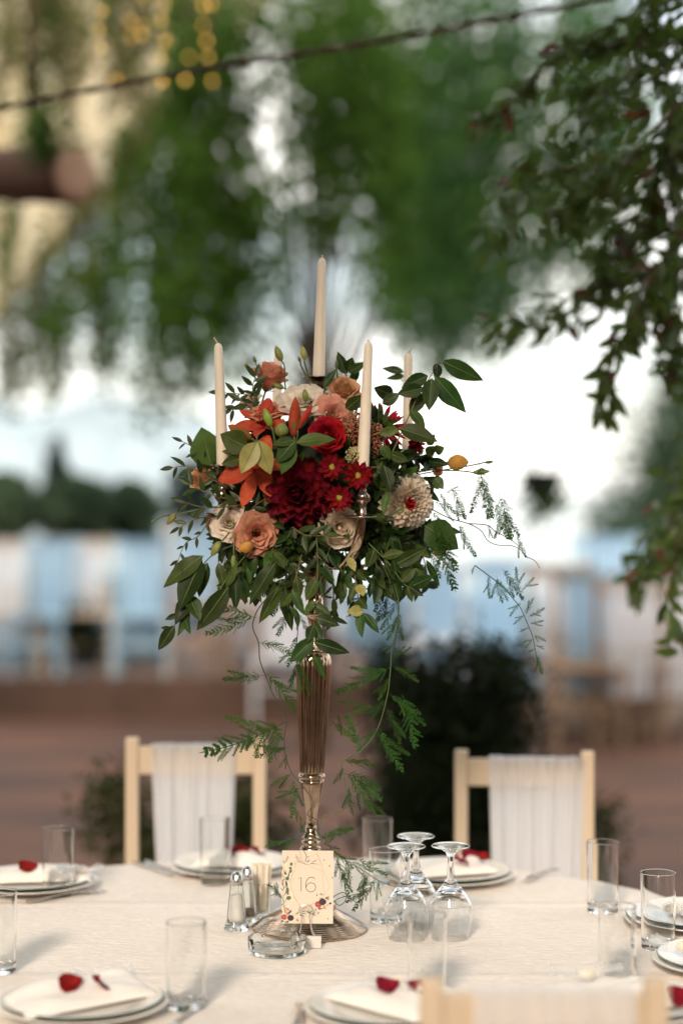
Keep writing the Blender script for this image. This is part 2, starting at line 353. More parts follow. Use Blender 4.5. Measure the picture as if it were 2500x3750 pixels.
def blobs(regs, per, sx, sz, strand=.0):      # leaf centres in hanging clumps inside given regions (x, y in the 1568 view, rx, ry, D, dD, clumps)
    out = []
    for (vx,vy,rx,ry,D,dD,k) in regs:
        for i in range(k):
            a = rnd.random()*2*PI; r = math.sqrt(rnd.random())
            c = V(vx+rx*r*math.cos(a), vy+ry*r*math.sin(a), D+rnd.uniform(-dD,dD))
            q = nr.normal(size=(per,3))*np.array([sx,sx,sz]); out.append(np.array(c)+q)
    return np.concatenate(out)
def trunk_mesh(base, top, r0, r1, limbs, m):
    b = MB(); b.tube(smooth_path([base, base.lerp(top,.4)+Vector((.06,.03,0)), top], 5), [r0+(r1-r0)*i/10 for i in range(11)], 10)
    for e in limbs:
        st = base.lerp(top, rnd.uniform(.72,1)); e = Vector(e); mid = st.lerp(e,.5)+Vector((0,0,.18*(e-st).length))
        b.tube(smooth_path([st,mid,e],5), [r1*.38*(1-i/12) for i in range(11)], 6)
    return b.mesh('trunk', m)
def tree(name, label, base, top, r0, regs, per, sx, sz, size, m, group=None, down=.4):
    t = thing(name, base, label, 'tree', group)
    cen = blobs(regs, per, sx, sz)
    limbs = [V(a[0]+rnd.uniform(-.4,.4)*a[2], a[1]+rnd.uniform(-.4,.4)*a[3], a[4]) for a in regs for _ in range(2)]
    put('trunk', trunk_mesh(Vector(base), Vector(top), r0, r0*.55, limbs, M['bark']), t, Matrix.Identity(4))
    put('crown', leaf_cloud('crown', cen, size, m, down=down), t, Matrix.Identity(4)); return t

def strands(cols, per, sig, D, dD):       # hanging strands of leaves: (x, y top, y bottom, half width, strands) in the 1568 view
    out = []
    for (vx,y0,y1,hw,k) in cols:
        for i in range(k):
            x = vx+rnd.gauss(0,.55)*hw; a = y0+rnd.uniform(-.1,.35)*(y1-y0); b_ = a+rnd.uniform(.35,.85)*(y1-a); d = D+rnd.uniform(-dD,dD)
            p0, p1 = V(x,a,d), V(x+rnd.uniform(-14,14),b_,d); n_ = max(8,int(per*(p0-p1).length))
            u = nr.random(n_)[:,None]; out.append(np.array(p0)*(1-u)+np.array(p1)*u+nr.normal(size=(n_,3))*sig*(.6+.8*np.abs(np.sin(u*7+x))))
    return np.concatenate(out)
def weeping(name, label, base, top, r0, cols, per, sig, D, dD, size, m):
    t = thing(name, base, label, 'tree')
    cen = strands(cols, per, sig, D, dD)
    limbs = [V(c_[0],c_[1]+.1*(c_[2]-c_[1]),D) for c_ in cols]
    put('trunk', trunk_mesh(Vector(base), Vector(top), r0, r0*.6, limbs, M['bark']), t, Matrix.Identity(4))
    put('crown', leaf_cloud('crown', cen, size, m, down=.7), t, Matrix.Identity(4)); return t
wb = V(722,1129,12.4); wb.z = 0
weeping('weeping_tree', 'large dark green weeping tree hanging down above and behind the candles', wb, V(722,800,12.4), .085,
     [(430,-80,1080,60,28),(350,300,1080,55,20),(520,60,1040,60,26),(400,640,960,80,16),(600,300,900,50,13),(650,330,780,50,10),(740,-80,700,60,12),(770,-80,620,70,10),(700,0,620,60,9),(830,-60,760,50,9),(560,-120,330,90,14),(700,-120,260,50,7),(870,-60,860,50,19),(920,60,820,40,13),(800,480,740,60,8),(480,560,980,60,12),(280,480,860,50,9),(180,620,900,60,8),(650,-100,420,40,7),(90,700,900,50,5)],
     56, .055, 12.0, .9, .085, M['tree'])
weeping('broad_tree', 'bright green leafy tree in the middle distance right of the centre candle', (-.19,17.2,0), (-.19,17.2,2.4), .10,
     [(960,-60,1080,80,26),(1050,-60,1040,80,28),(1140,-80,960,80,26),(1230,-80,900,80,22),(940,560,900,70,14),(1330,-80,820,80,22),(1430,-80,840,90,20),(1280,300,820,70,12),(1010,420,940,90,20),(1110,500,900,90,18),(860,-80,800,60,15),(780,-80,640,60,12),(880,500,900,60,9),(700,-80,420,60,5)],
     44, .085, 16.8, 1.2, .12, M['tree_light'])
tree('lakeside_tree', 'light green tree at the right edge beyond the hanging branch', (4.6,21.5,-.3), (4.6,21.5,3.2), .1,
     [(1545,1090,45,120,21,.6,22),(1560,930,40,80,21,.6,10),(1430,1230,40,60,22,.5,10),(1530,1260,60,80,21,.6,14)], 60, .2, .24, .16, M['far'], down=.1)
def side_tree(x, y, h, R_, label):  # out-of-frame trees added to block side skylight and darken metal reflections
    t = thing('added_shade_tree', (x,y,0), label, 'tree', 'unseen trees added for shade around the dining area')
    k = 5200; d = nr.normal(size=(k,3)); d /= np.linalg.norm(d,axis=1)[:,None]; rr = nr.random((k,1))**.45*(1+.22*np.sin(d[:,:1]*6+d[:,1:2]*5))
    put('crown', leaf_cloud('crown', np.array([x,y,h])+d*rr*np.array([R_,R_,R_*.8]), .26, M['tree']), t, Matrix.Identity(4))
    put('trunk', trunk_mesh(Vector((x,y,0)), Vector((x,y,h)), .14, .08, [Vector((x,y,h))+rv(R_*.6) for _ in range(5)], M['bark']), t, Matrix.Identity(4))
for a in ((-4.4,3.2,3.0,2.0,'unseen tree added for shade left of the table'),(-4.6,-1.6,3.0,2.1,'unseen tree added for shade behind the viewer on the left'),(4.6,2.2,3.0,2.0,'unseen tree added for shade right of the table'),(4.4,-2.6,3.2,2.1,'unseen tree added for shade behind the viewer on the right'),(-5.2,8.2,3.3,2.0,'unseen tree added for shade left of the terrace')): side_tree(*a)
t = thing('added_canopy', (-3.4,.6,0), 'unseen tree canopy added to shade the dining table from above', 'tree')  # unseen canopy added to cut the overhead skylight on the table
k = 9500; d = nr.normal(size=(k,3)); d /= np.linalg.norm(d,axis=1)[:,None]; rr = nr.random((k,1))**.5
cen = np.array([-.3,2.2,5.0])+d*rr*np.array([4.3,4.6,.62]); cen[:,2] += .3*np.sin(cen[:,0]*2.1)*np.cos(cen[:,1]*1.7)
cen = cen[(np.sin(cen[:,0]*1.9+1)*np.sin(cen[:,1]*2.3) < .55)]
put('crown', leaf_cloud('crown', cen, .3, M['tree']), t, Matrix.Identity(4))
put('trunk', trunk_mesh(Vector((-3.4,.6,0)), Vector((-3.2,.8,4.4)), .2, .13, [Vector((rnd.uniform(-3.5,3.2),rnd.uniform(-1,5.5),5.0)) for _ in range(12)], M['bark']), t, Matrix.Identity(4))
def conifer(name, label, vx, ytop, ybot, D, wv, m, per=1500, size=.12, cone=True):
    base = V(vx, 1129, D); base.z = 0 if D < 19 else -.2
    if D < 19 and base.x < .2 and D > 14: base.z = .27
    t = thing(name, base, label, 'tree', None)
    zt = V(0,ytop,D).z; zb = V(0,ybot,D).z; R = wv*1.5944/F*D/2
    k = per; u = nr.random(k); rr = np.sqrt(nr.random(k)); a = nr.random(k)*2*PI
    prof = (1-u)**.7 if cone else np.sqrt(np.clip(1-(2*u-1)**2,0,1))
    prof = prof*(1+.25*np.sin(a*3+u*14))
    cen = np.stack([base.x+R*prof*rr*np.cos(a), base.y+R*prof*rr*np.sin(a), zb+(zt-zb)*u],axis=1)
    put('crown', leaf_cloud('crown', cen, size, m), t, Matrix.Identity(4))
    b = MB(); b.tube([base, Vector((base.x,base.y,zb+(zt-zb)*.6))], [.05,.03], 8); put('trunk', b.mesh('trunk', M['bark']), t, Matrix.Identity(4))
    return t
conifer('small_conifer', 'small dark cone-shaped tree above the low trees at the left', 132, 1010, 1180, 17.6, 95, M['teal'], 900)
conifer('round_tree', 'low round green tree at the far left edge behind the terrace', 15, 1085, 1245, 17.2, 150, M['far'], 1500, cone=False)
conifer('round_tree', 'low round green tree directly below the small conifer on the terrace', 175, 1095, 1255, 17.4, 190, M['far'], 2200, cone=False)
conifer('round_tree', 'low round green tree on the terrace right of the small conifer', 300, 1105, 1250, 17.8, 150, M['far'], 1500, cone=False)
conifer('round_tree', 'hazy blue green tree behind the left edge of the flowers', 440, 1060, 1220, 18.6, 120, M['teal'], 900, cone=False)

def bush(name, label, regs, base, per, sx, size, m, cat='bush'):
    t = thing(name, base, label, cat)
    cen = blobs(regs, per, sx, sx)
    put('foliage', leaf_cloud('foliage', cen, size, m), t, Matrix.Identity(4))
    b = MB()
    for i in range(7):
        c = Vector(cen[rnd.randrange(len(cen))]); b.tube([Vector(base), Vector(base).lerp(c,.5)+Vector((0,0,.1)), c], [.014,.01,.004], 6)
    put('stem', b.mesh('stem', M['bark']), t, Matrix.Identity(4)); return t
bb = V(1050,1129,6.9); bb.z = 0
bush('clipped_bush', 'large dense dark green bush behind the right back chair', [(1050,1620,165,110,6.9,.28,60),(1050,1760,185,170,6.9,.3,90),(1010,1900,170,120,6.85,.3,50),(1050,2100,150,150,6.9,.25,40),(930,1560,60,60,6.8,.1,8),(1160,1540,60,50,6.9,.1,8)], bb, 60, .055, .04, M['bush'])
bb = V(430,1129,6.4); bb.z = 0
bush('low_shrub', 'low sparse olive green shrub behind the left back chair', [(330,1880,110,100,6.4,.15,20),(560,1900,90,120,6.4,.15,20),(440,1960,180,100,6.4,.2,30),(270,1850,40,60,6.3,.1,6),(450,2100,150,100,6.4,.2,24)], bb, 50, .05, .035, M['shrub'])
bb = V(1375,1129,7.2); bb.z = 0
bush('small_shrub', 'small dark shrub just right of the right back chair', [(1375,1890,22,40,7.2,.08,8),(1365,2050,30,110,7.2,.08,12)], bb, 50, .05, .035, M['shrub'])

# ------------------------------------------------------------------ shade sail, log, cable, fairy lights, hanging planter
A = V(-260,980,13.5); B_ = V(760,-160,15.5); Cc = V(-260,-420,15); v = []; f = []; n_ = 18
for i in range(n_+1):
    for j in range(n_+1-i):
        a, bq = i/n_, j/n_; c = 1-a-bq
        p = A*a+B_*bq+Cc*c; p.z -= 1.2*(a*bq+bq*c+a*c)*.5; v.append(p+Vector((0,.1*math.sin(9*bq)*a,0)))
idx = {}; k = 0
for i in range(n_+1):
    for j in range(n_+1-i): idx[(i,j)] = k; k += 1
for i in range(n_):
    for j in range(n_-i):
        f.append((idx[(i,j)],idx[(i+1,j)],idx[(i,j+1)]))
        if j < n_-i-1: f.append((idx[(i+1,j)],idx[(i+1,j+1)],idx[(i,j+1)]))
t = thing('shade_sail', A, 'cream shade sail stretched across the upper left behind the vines', 'shade sail')
o = put('cloth', mesh_from('cloth', v, f, M['sail']), t, Matrix.Identity(4)); sm = o.modifiers.new('thick', 'SOLIDIFY'); sm.thickness = .004
b = MB(); b.tube([v[idx[(i, n_-i)]] for i in range(n_+1)], .012, 6); put('edge_rope', b.mesh('edge_rope', M['cable']), t, Matrix.Identity(4))

def vine(label, vx, y0, y1, D, m, per=130, wv=22, size=.07):
    p0 = V(vx,y0,D); p1 = V(vx+rnd.uniform(-25,25),y1,D)
    t = thing('hanging_vine', p0, label, 'vine', 'vines hanging before the cream sail')
    u = nr.random(per)[:,None]; cen = np.array(p0)*(1-u)+np.array(p1)*u+nr.normal(size=(per,3))*np.array([wv*1.5944/F*D*.5,.1,.1])
    put('foliage', leaf_cloud('foliage', cen, size, m, down=.8), t, Matrix.Identity(4))
    b = MB(); b.tube([p0, p0.lerp(p1,.5)+Vector((.05,0,0)), p1], .01, 5); put('stem', b.mesh('stem', M['twig']), t, Matrix.Identity(4))
for vi,(vx,y0,y1,kk) in enumerate(((20,-60,170,0),(60,-60,330,1),(105,-60,120,0),(160,-80,260,1),(235,-80,110,0),(290,-90,200,1),(345,-90,120,0),(415,-90,230,0),(20,480,640,0),(60,640,860,1),(130,560,800,1),(210,560,820,1),(15,690,880,1),(250,420,600,1),(300,300,480,0),(330,180,420,1),(270,330,560,1),(215,430,700,1),(165,520,760,1),(100,560,720,1),(40,760,900,1),(120,750,900,0),(230,650,860,0),(380,200,330,1),(450,100,260,1),(500,0,170,1),(130,-80,230,1),(195,-80,190,1),(265,-80,250,1),(320,-80,230,1),(395,-80,180,1),(470,-80,140,1),(85,130,330,0),(150,240,470,1),(330,400,620,1),(180,330,520,1),(5,-60,300,1),(80,-80,200,1))):
    vine('hanging strand of leafy vine against the cream sail', vx, y0, y1, 12.8, M['vine' if kk or vi%3 == 0 else 'tree'], 230, 34, .075)

p0 = V(-120,400,8.6); p1 = V(170,402,8.0); ax = (p1-p0).normalized()
t = thing('log_beam', p0, 'thick brown log beam with a pale sawn end at the upper left', 'log')
q = ax.to_track_quat('Z','Y').to_matrix().to_4x4()
b = MB(); L_ = (p1-p0).length
b.lathe([(.118*(1+.03*math.sin(i*2.1)), L_*i/12) for i in range(13)], 28, mod=lambda a,z: 1+.03*math.sin(5*a+z*3)); put('bark', b.mesh('bark', M['log']), t, Matrix.Translation(p0)@q)
b = MB(); b.lathe([(.112,L_+.001),(.112,L_+.008),(.07,L_+.012),(.0,L_+.011)], 28); put('sawn_end', b.mesh('sawn_end', M['log_end']), t, Matrix.Translation(p0)@q)
b = MB(); b.tube([p0.lerp(p1,.7)+Vector((0,0,.11)), p0.lerp(p1,.7)+Vector((-.05,0,1.6))], .012, 6); put('rope', b.mesh('rope', M['cable']), t, Matrix.Identity(4))
bush('ivy_tuft', 'small ivy tuft hanging on the log beam below the dark cable', [(100,300,22,60,7.9,.05,7)], V(100,345,7.9), 26, .04, .05, M['tree'], 'ivy')

cab = [V(-90,268,5.6),V(80,233,5.6),V(300,190,5.6),V(560,143,5.6),V(850,98,5.6),V(1100,52,5.6),V(1350,3,5.6),V(1700,-75,5.6)]
t = thing('overhead_cable', cab[0], 'dark twisted cable running diagonally across the top of the picture', 'cable')
sp = smooth_path(cab, 14)
for ph in (0, PI):
    b = MB(); b.tube([p+Vector((0,math.cos(i*.9+ph),math.sin(i*.9+ph)))*.0045 for i,p in enumerate(sp)], .005, 6); put('strand', b.mesh('strand', M['cable']), t, Matrix.Identity(4))
for (vx,vy) in ((78,236),(560,142),(1178,38)):
    b = MB(); c = V(vx,vy,5.6); b.lathe([(.004,-.016),(.012,-.012),(.013,.012),(.006,.018)], 10, Matrix.Translation(c)@Matrix.Rotation(PI/2,4,'Y')); put('clip', b.mesh('clip', M['cable']), t, Matrix.Identity(4))

bm_ = MB(); bm_.lathe([(0,-.016),(.009,-.013),(.013,-.004),(.012,.006),(.006,.014),(0,.016)], 10); bulbm = bm_.mesh('bulb', M['bulb'])
cols = {233:[25,68,108],330:[-10,58,80],375:[8,47,93,133],470:[12,58,94],490:[10],437:[131],482:[131],375.5:[186],300:[48,85],425:[183],270:[186],485:[186]}
for ci,(vx,ys) in enumerate(cols.items()):
    DL = 8.2+(ci*1.37)%2.3; top = V(vx,-60,DL)
    t = thing('fairy_light_strand', top, 'string of small warm glowing fairy lights hanging at the upper left', 'fairy lights', 'fairy light strands at the upper left')
    b = MB(); b.tube([top, V(vx,max(ys),DL)], .003, 5); put('wire', b.mesh('wire', M['cable']), t, Matrix.Identity(4))
    for y in ys: put('bulb', bulbm, t, Matrix.Translation(V(vx+rnd.uniform(-5,5),y,DL))@Matrix.Rotation(rnd.random(),4,'X')@Matrix.Scale(rnd.uniform(.62,1.0),4))

c = V(1243,1118,9)
t = thing('hanging_planter', c, 'dark hanging pot with trailing green leaves against the bright sky', 'planter')
b = MB(); b.lathe([(0,-.05),(.06,-.05),(.105,.05),(.112,.065),(.098,.065),(.09,.04),(0,.04)], 6); put('pot', b.mesh('pot', M['pot'], False), t, Matrix.Translation(c)@Matrix.Rotation(.35,4,'Z'))
cen = np.array(c)+nr.normal(size=(240,3))*np.array([.05,.05,.055])+np.array([.0,-.03,-.06])
put('foliage', leaf_cloud('foliage', cen, .05, M['tree'], down=.8), t, Matrix.Identity(4))
b = MB()
for a in (0,2.1,4.2): b.tube([c+Vector((.09*math.cos(a),.09*math.sin(a),.05)), c+Vector((0,0,.42))], .0025, 5)
b.tube([c+Vector((0,0,.42)), c+Vector((.1,0,2.9))], .003, 5); put('cord', b.mesh('cord', M['cable']), t, Matrix.Identity(4))

# ------------------------------------------------------------------ overhanging branch at the right (nearer than the trees)
def grid_leaf(name, wid, fold, droop, m, tipp=1.0, nl=6, wav=.0, basep=.8):
    v = []; f = []; cols_ = (-1,-.5,0,.5,1)
    for i in range(nl+1):
        u = i/nl
        ww = wid*(math.sin(PI*min(1,u**basep))**.9 if tipp == 1 else (math.sin(PI*u**basep)**tipp))
        ww = max(ww, .012 if i in (0,) else .0)
        for c_ in cols_:
            v.append((u, c_*ww*.5, fold*abs(c_)*ww-droop*u*u+wav*math.sin(u*9+c_*2)*.03))
    k = 5
    for i in range(nl):
        for j in range(4): f.append((i*k+j, i*k+j+1, (i+1)*k+j+1, (i+1)*k+j))
    return mesh_from(name, v, f, m)
OL = [grid_leaf('leaf',.40,.18,.12,M['overhang']), grid_leaf('leaf',.36,.1,.2,M['overhang']), grid_leaf('leaf',.38,.15,.1,M['overhang_red'])]
br = [[(1640,-40),(1400,60),(1270,140),(1190,215),(1110,290)], [(1640,60),(1470,140),(1370,260),(1310,330)], [(1640,160),(1500,300),(1400,420),(1330,470),(1270,520)],
      [(1640,300),(1540,470),(1450,580),(1380,660),(1290,720),(1150,770)], [(1600,200),(1560,330),(1500,450),(1380,560)], [(1600,500),(1500,640),(1440,760),(1390,850),(1400,950)],
      [(1600,560),(1570,700),(1545,800),(1560,870)], [(1600,100),(1480,80),(1380,110),(1300,110)], [(1640,400),(1590,560),(1520,700),(1480,740)],
      [(1620,1000),(1560,1120),(1530,1240),(1480,1300),(1460,1360)], [(1620,1060),(1570,1200),(1545,1330),(1550,1480)],
      [(1640,30),(1560,180),(1530,330),(1545,520)], [(1640,250),(1480,370),(1360,390),(1230,400),(1150,560)], [(1640,-20),(1500,20),(1490,110)],
      [(1640,350),(1570,400),(1470,480),(1400,620)], [(1640,600),(1560,600),(1480,650)], [(1640,120),(1420,210),(1330,200)]]
rootp = V(1900,500,5.3); rootp.z = 0
t = thing('overhanging_tree', rootp, 'dark leafy tree branch hanging in from the upper right corner', 'tree')
b = MB(); b.tube(smooth_path([rootp, rootp+Vector((-.05,0,1.6)), V(1850,200,5.3)],5), .06, 8); put('trunk', b.mesh('trunk', M['bark']), t, Matrix.Identity(4))
leaves = []
for bi, path in enumerate(br):
    D0 = 5.0+.25*math.sin(bi*2.3)+.1
    pts = smooth_path([V(x,y,D0+.05*i) for i,(x,y) in enumerate(path)], 8)
    st_ = rootp.copy(); st_.z = pts[0].z*1.0
    b = MB(); b.tube([st_.lerp(pts[0],.0)]+pts, [.012]+[.006*(1-.75*i/len(pts)) for i in range(len(pts))], 6)
    put('branch', b.mesh('branch', M['twig']), t, Matrix.Identity(4))
    for i in range(2,len(pts)):
        for k in range(3 if bi in (0,7,5,9,10,11) else 5):
            sp_ = .02 if bi in (0,5,7,10,11) else .055
            p = pts[i]+rv(sp_); d = (pts[i]-pts[i-1]).normalized()*.5+rv(.9)+Vector((0,0,-.35))
            leaves.append((p, d, rv(1)+Vector((0,-.6,.5)), rnd.uniform(.048,.082), 2 if rnd.random() < .06 else rnd.randrange(2)))
rnd.shuffle(leaves); vis = [l for l in leaves if l[0].x < .185*l[0].y]
for l in vis[:300]: put('leaf', OL[l[4]], t, frame(*l[:4]))
for k_, mm in ((0,M['overhang']),(1,M['overhang_red'])):
    V_ = []; F_ = []
    for l in vis[300:]:
        if (l[4] == 2) != (k_ == 1): continue
        Mx = frame(*l[:4]); o_ = len(V_)
        src = OL[2 if k_ else l[4]]
        V_ += [Mx @ w_.co for w_ in src.vertices]; F_ += [tuple(i+o_ for i in p.vertices) for p in src.polygons]
    if V_: tag(put('foliage', mesh_from('foliage', V_, F_, mm), t, Matrix.Identity(4)), kind='stuff')

# ------------------------------------------------------------------ chairs and far tables
def chair_parts(t, W=.36, HT=1.0, m=None, back_h=.07):
    m = m or M['wood']; pw = .033
    def bx(name, c, d, smooth=False):
        b = MB(); b.box(c, d); o = obj(name, b.mesh(name, m, False), t); bv = o.modifiers.new('bev','BEVEL'); bv.width = .004; bv.segments = 2
    for s in (-1,1):
        bx('back_post', (s*(W-pw)/2,0,HT/2), (pw,.036,HT)); bx('front_leg', (s*(W-pw)/2,-.38,.22), (pw,.033,.44))
        bx('side_stretcher', (s*(W-pw)/2,-.19,.2), (.02,.345,.022))
    bx('top_rail', (0,.002,HT-.022-back_h/2), (W-2*pw,.022,back_h)); bx('lower_rail', (0,.002,.58), (W-2*pw,.02,.04))
    bx('seat', (0,-.20,.455), (W,.36,.03)); bx('front_stretcher', (0,-.38,.24), (W-2*pw,.02,.022))
def sash_mesh(x0, x1, z0, z1, m, ph=0, fr=5, taper=.0, y=-.018):
    v = []; f = []; nx, nz = 40, 10
    for side in (0,1):
        for j in range(nz+1):
            for i in range(nx+1):
                a = i/nx; u = j/nz
                xx = (x0+(x1-x0)*a); cx = (x0+x1)/2; xx = cx+(xx-cx)*(1-taper*u)
                fold = .020*math.sin(a*2*PI*fr+ph+.5*math.sin(u*3)+1.1*math.sin(a*5+ph))*(.3+.7*u)+.007*math.sin(a*2*PI*fr*2.3+ph*2+u)
                yy = (y-.004+fold-.012*u) if side == 0 else (.016+.006-fold+.01*u)
                v.append((xx, (yy-.016*u if u > .2 else min(yy,-.013)) if side == 0 else max(yy,.017), z0-(z0-z1)*u))
    k = nx+1
    for s in (0,1):
        o_ = s*k*(nz+1)
        for j in range(nz):
            for i in range(nx): f.append((o_+j*k+i,o_+j*k+i+1,o_+(j+1)*k+i+1,o_+(j+1)*k+i))
    for i in range(nx): f.append((i,i+1,k*(nz+1)+i+1,k*(nz+1)+i))
    return mesh_from('cloth', v, f, m)
def chair(label, slabel, p, rz, zs, W, sx0, sx1, fr, ph, taper, wave=None, zb=.42):
    t = thing('banquet_chair', (p[0],p[1],0), label, 'chair', 'cream chairs around the round table', (0,0,rz)); t.scale = (1,1,zs)
    chair_parts(t, W)
    s = thing('chair_sash', (p[0],p[1],0), slabel, 'chair sash', 'sheer sashes on the chairs', (0,0,rz)); s.scale = (1,1,zs)
    obj('cloth', sash_mesh(sx0,sx1,.983,zb,M['sash'],ph,fr,taper), s)
pc = V(450,1129,4.95); chair('cream wooden chair at the back left behind the knives', 'sheer white sash draped over the left back chair', (pc.x,pc.y), .0, 1.03, .362, -.115, .105, 3, .5, .22)
pc = V(1203,1129,4.92); chair('cream wooden chair at the back right before the dark bush', 'sheer white sash draped over the right back chair', (pc.x,pc.y), -.10, 1.0, .356, -.09, .155, 4, 2.0, .12)
pc = V(1247,1129,2.72); chair('blurred cream chair in the near foreground at the bottom right', 'sheer white sash over the near foreground chair', (pc.x,pc.y), PI, .975, .352, -.13, .10, 5, 1.0, .05)

def far_table(label, vx, D, z0, m, wv, ht=.74, cat='table'):
    p = V(vx,1129,D); R = wv*1.5944/F*D/2
    t = thing('cloth_covered_table', (p.x,p.y,z0), label, cat, 'tables in the background')
    b = MB(); b.lathe([(R*.86,.02),(R*.93,.3),(R*.97,ht-.06),(R,ht-.01),(R*.99,ht),(0,ht)], 40, mod=lambda a,z: 1+(.035*math.sin(11*a) if z < ht-.05 else 0)); obj('tablecloth', b.mesh('tablecloth', m), t)
    b = MB(); b.lathe([(.3,0),(.3,.02),(.04,.05),(.04,ht-.02)], 16); obj('pedestal', b.mesh('pedestal', M['tan_wood']), t)
def far_chair(label, vx, D, z0, rz, m, sm, zs=1.05, W=.42):
    p = V(vx,1129,D); t = thing('draped_chair', (p.x,p.y,z0), label, 'chair', 'chairs in the background', (0,0,rz)); t.scale = (1,1,zs)
    chair_parts(t, W, 1.0, m)
    if sm: obj('sash', sash_mesh(-W*.36,W*.36,.985,.30,sm,vx,3,.25), t)
TZ = .27
far_table('clothed table tinted skylight blue at the far left of the terrace', 40, 15.6, TZ, M['linen_sky_tint'], 230)
far_table('clothed table tinted skylight blue on the terrace left of the draped chair', 300, 15.8, TZ, M['linen_sky_tint'], 240)
far_table('white clothed table on the terrace just left of the candelabrum stem', 610, 15.4, TZ, M['linen_white'], 220)
far_chair('white draped chair on the terrace at the far left edge', 20, 14.6, TZ, .3, M['wood'], M['sash'])
far_chair('sashed chair tinted skylight blue on the terrace near the far left table', 120, 14.5, TZ, -.2, M['linen_sky_tint'], M['sash_sky_tint'])
far_chair('white sashed chair between the two blue-tinted terrace tables', 190, 14.7, TZ, .2, M['wood'], M['sash'])
far_chair('sashed chair tinted skylight blue before the second blue-tinted terrace table', 335, 14.5, TZ, 0, M['linen_sky_tint'], M['sash_sky_tint'])
far_chair('tall tan chair with a sash tinted skylight blue left of the drooping leaves', 455, 14.35, TZ, .1, M['tan_wood'], M['sash_sky_tint'], 1.2, .46)
far_chair('tan chair with a white sash behind the drooping leaves', 560, 14.5, TZ, -.2, M['tan_wood'], M['sash'], 1.15)
far_chair('pale draped chair just left of the candelabrum stem', 650, 14.2, .0, 0, M['linen_white'], M['sash'], 1.0)
bush('potted_shrub', 'small dark potted shrub on the terrace left of the tan chair', [(195,1440,28,30,14.4,.08,8),(195,1480,25,22,14.4,.08,6)], V(195,1540,14.4), 40, .06, .08, M['bush'], 'shrub')
far_table('cream clothed table at the right behind the right back chair', 1420, 13.4, 0, M['linen_cream'], 330, .82)
far_table('white clothed table at the right edge of the picture', 1560, 14.2, 0, M['linen_white'], 260, .80)
far_chair('tan chair with a white sash at the right above the bush', 1285, 12.9, 0, .15, M['tan_wood'], M['sash'], 1.2, .46)
far_chair('tan chair with a sash tinted skylight blue left of the cream clothed table', 1350, 12.6, 0, -.1, M['tan_wood'], M['sash_sky_tint'], 1.15, .46)
far_chair('tan chair pushed against the front of the cream clothed table', 1445, 12.4, 0, PI, M['tan_wood'], M['sash'], 1.1, .46)
far_chair('tan chair at the right picture edge by the white table', 1545, 12.5, 0, PI-.2, M['tan_wood'], M['sash'], 1.1, .46)
far_chair('sashed chair tinted skylight blue behind the cream clothed table', 1390, 14.6, 0, .1, M['linen_sky_tint'], M['sash_sky_tint'], 1.35, .5)
far_table('clothed table tinted skylight blue beyond the dark bush', 1100, 16.4, 0, M['linen_sky_tint'], 330, .78)
far_table('clothed table tinted skylight blue behind the bouquet to the right', 900, 17.4, 0, M['linen_sky_tint'], 240, .78)
far_chair('sashed chair tinted skylight blue beyond the top of the dark bush', 1140, 15.0, 0, .2, M['linen_sky_tint'], M['sash_sky_tint'], 1.15, .46)
far_chair('white sashed chair beyond the top of the dark bush', 1010, 15.2, 0, -.2, M['linen_white'], M['sash_sky_tint'], 1.1, .46)

# ------------------------------------------------------------------ the round table
TX, TY, TA, TB, ZT = -.12, 3.89, 1.0, .92, .75
t = thing('round_table', (TX,TY,0), 'round table hidden beneath the cream tablecloth', 'table')
b = MB(); b.lathe([(.96,.70),(.97,.705),(.97,.738),(.96,.742)], 64, Matrix.Diagonal((1,.92,1,1))); obj('tabletop', b.mesh('tabletop', M['tan_wood'], False), t)
b = MB(); b.lathe([(.30,0),(.30,.03),(.06,.08),(.05,.70)], 24); obj('pedestal', b.mesh('pedestal', M['tan_wood']), t)
prof = [(0,ZT),(.3,ZT),(.6,ZT),(.85,ZT),(.965,ZT),(.985,ZT-.003),(.997,ZT-.012),(1.0,ZT-.03),(1.003,ZT-.09),(1.01,ZT-.17),(1.016,ZT-.24)]
b = MB(); b.lathe([(r,z) for r,z in prof], 180, Matrix.Translation((TX,TY,0))@Matrix.Diagonal((TA,TB,1,1)), mod=lambda a,z: 1+(.018*math.sin(17*a+math.sin(3*a))*min(1,(ZT-z)/.2) if z < ZT-.01 else 0))
o = obj('tablecloth', b.mesh('tablecloth', M['cloth'])); tag(o, 'cream damask tablecloth covering the large round dining table', 'tablecloth')

# ------------------------------------------------------------------ candelabrum
cl = Vector((-.067,4.0,ZT)); TILT = math.radians(.96)
t = thing('candelabrum', cl, 'tall fluted tarnished silver five-arm candelabrum in the table centre', 'candelabrum', None, (0,TILT,0)); CT = t
zz = lambda y: (H-ZT)-(y-HY)/1750
def lath(name, prof, m, n=48, mod=None, Mx=None, parent=None):
    b = MB(); b.lathe([(r/1750, zz(y)) for (y,r) in prof], n, mod=mod); return obj(name, b.mesh(name, m), parent or t, Mx)
def rings(r0,y0,r1,y1,k):
    out = []
    for i in range(k):
        a = i/k; r = r0+(r1-r0)*a; y = y0+(y1-y0)*a; dr = (r1-r0)/k; dy = (y1-y0)/k
        out += [(y,r),(y+dy*.25,r+dr*.05-.8),(y+dy*.55,r+dr*.35),(y+dy*.8,r+dr*.75)]
    return out
lath('base', [(3403,208),(3402,213),(3397,214)]+rings(212,3393,160,3362,6)+[(3360,158),(3345,128),(3330,102),(3322,95),(3318,96),(3304,96),(3300,88),(3290,64),(3270,42),(3240,33),(3200,30),(3150,33),(3118,40)], M['silver'], 72)
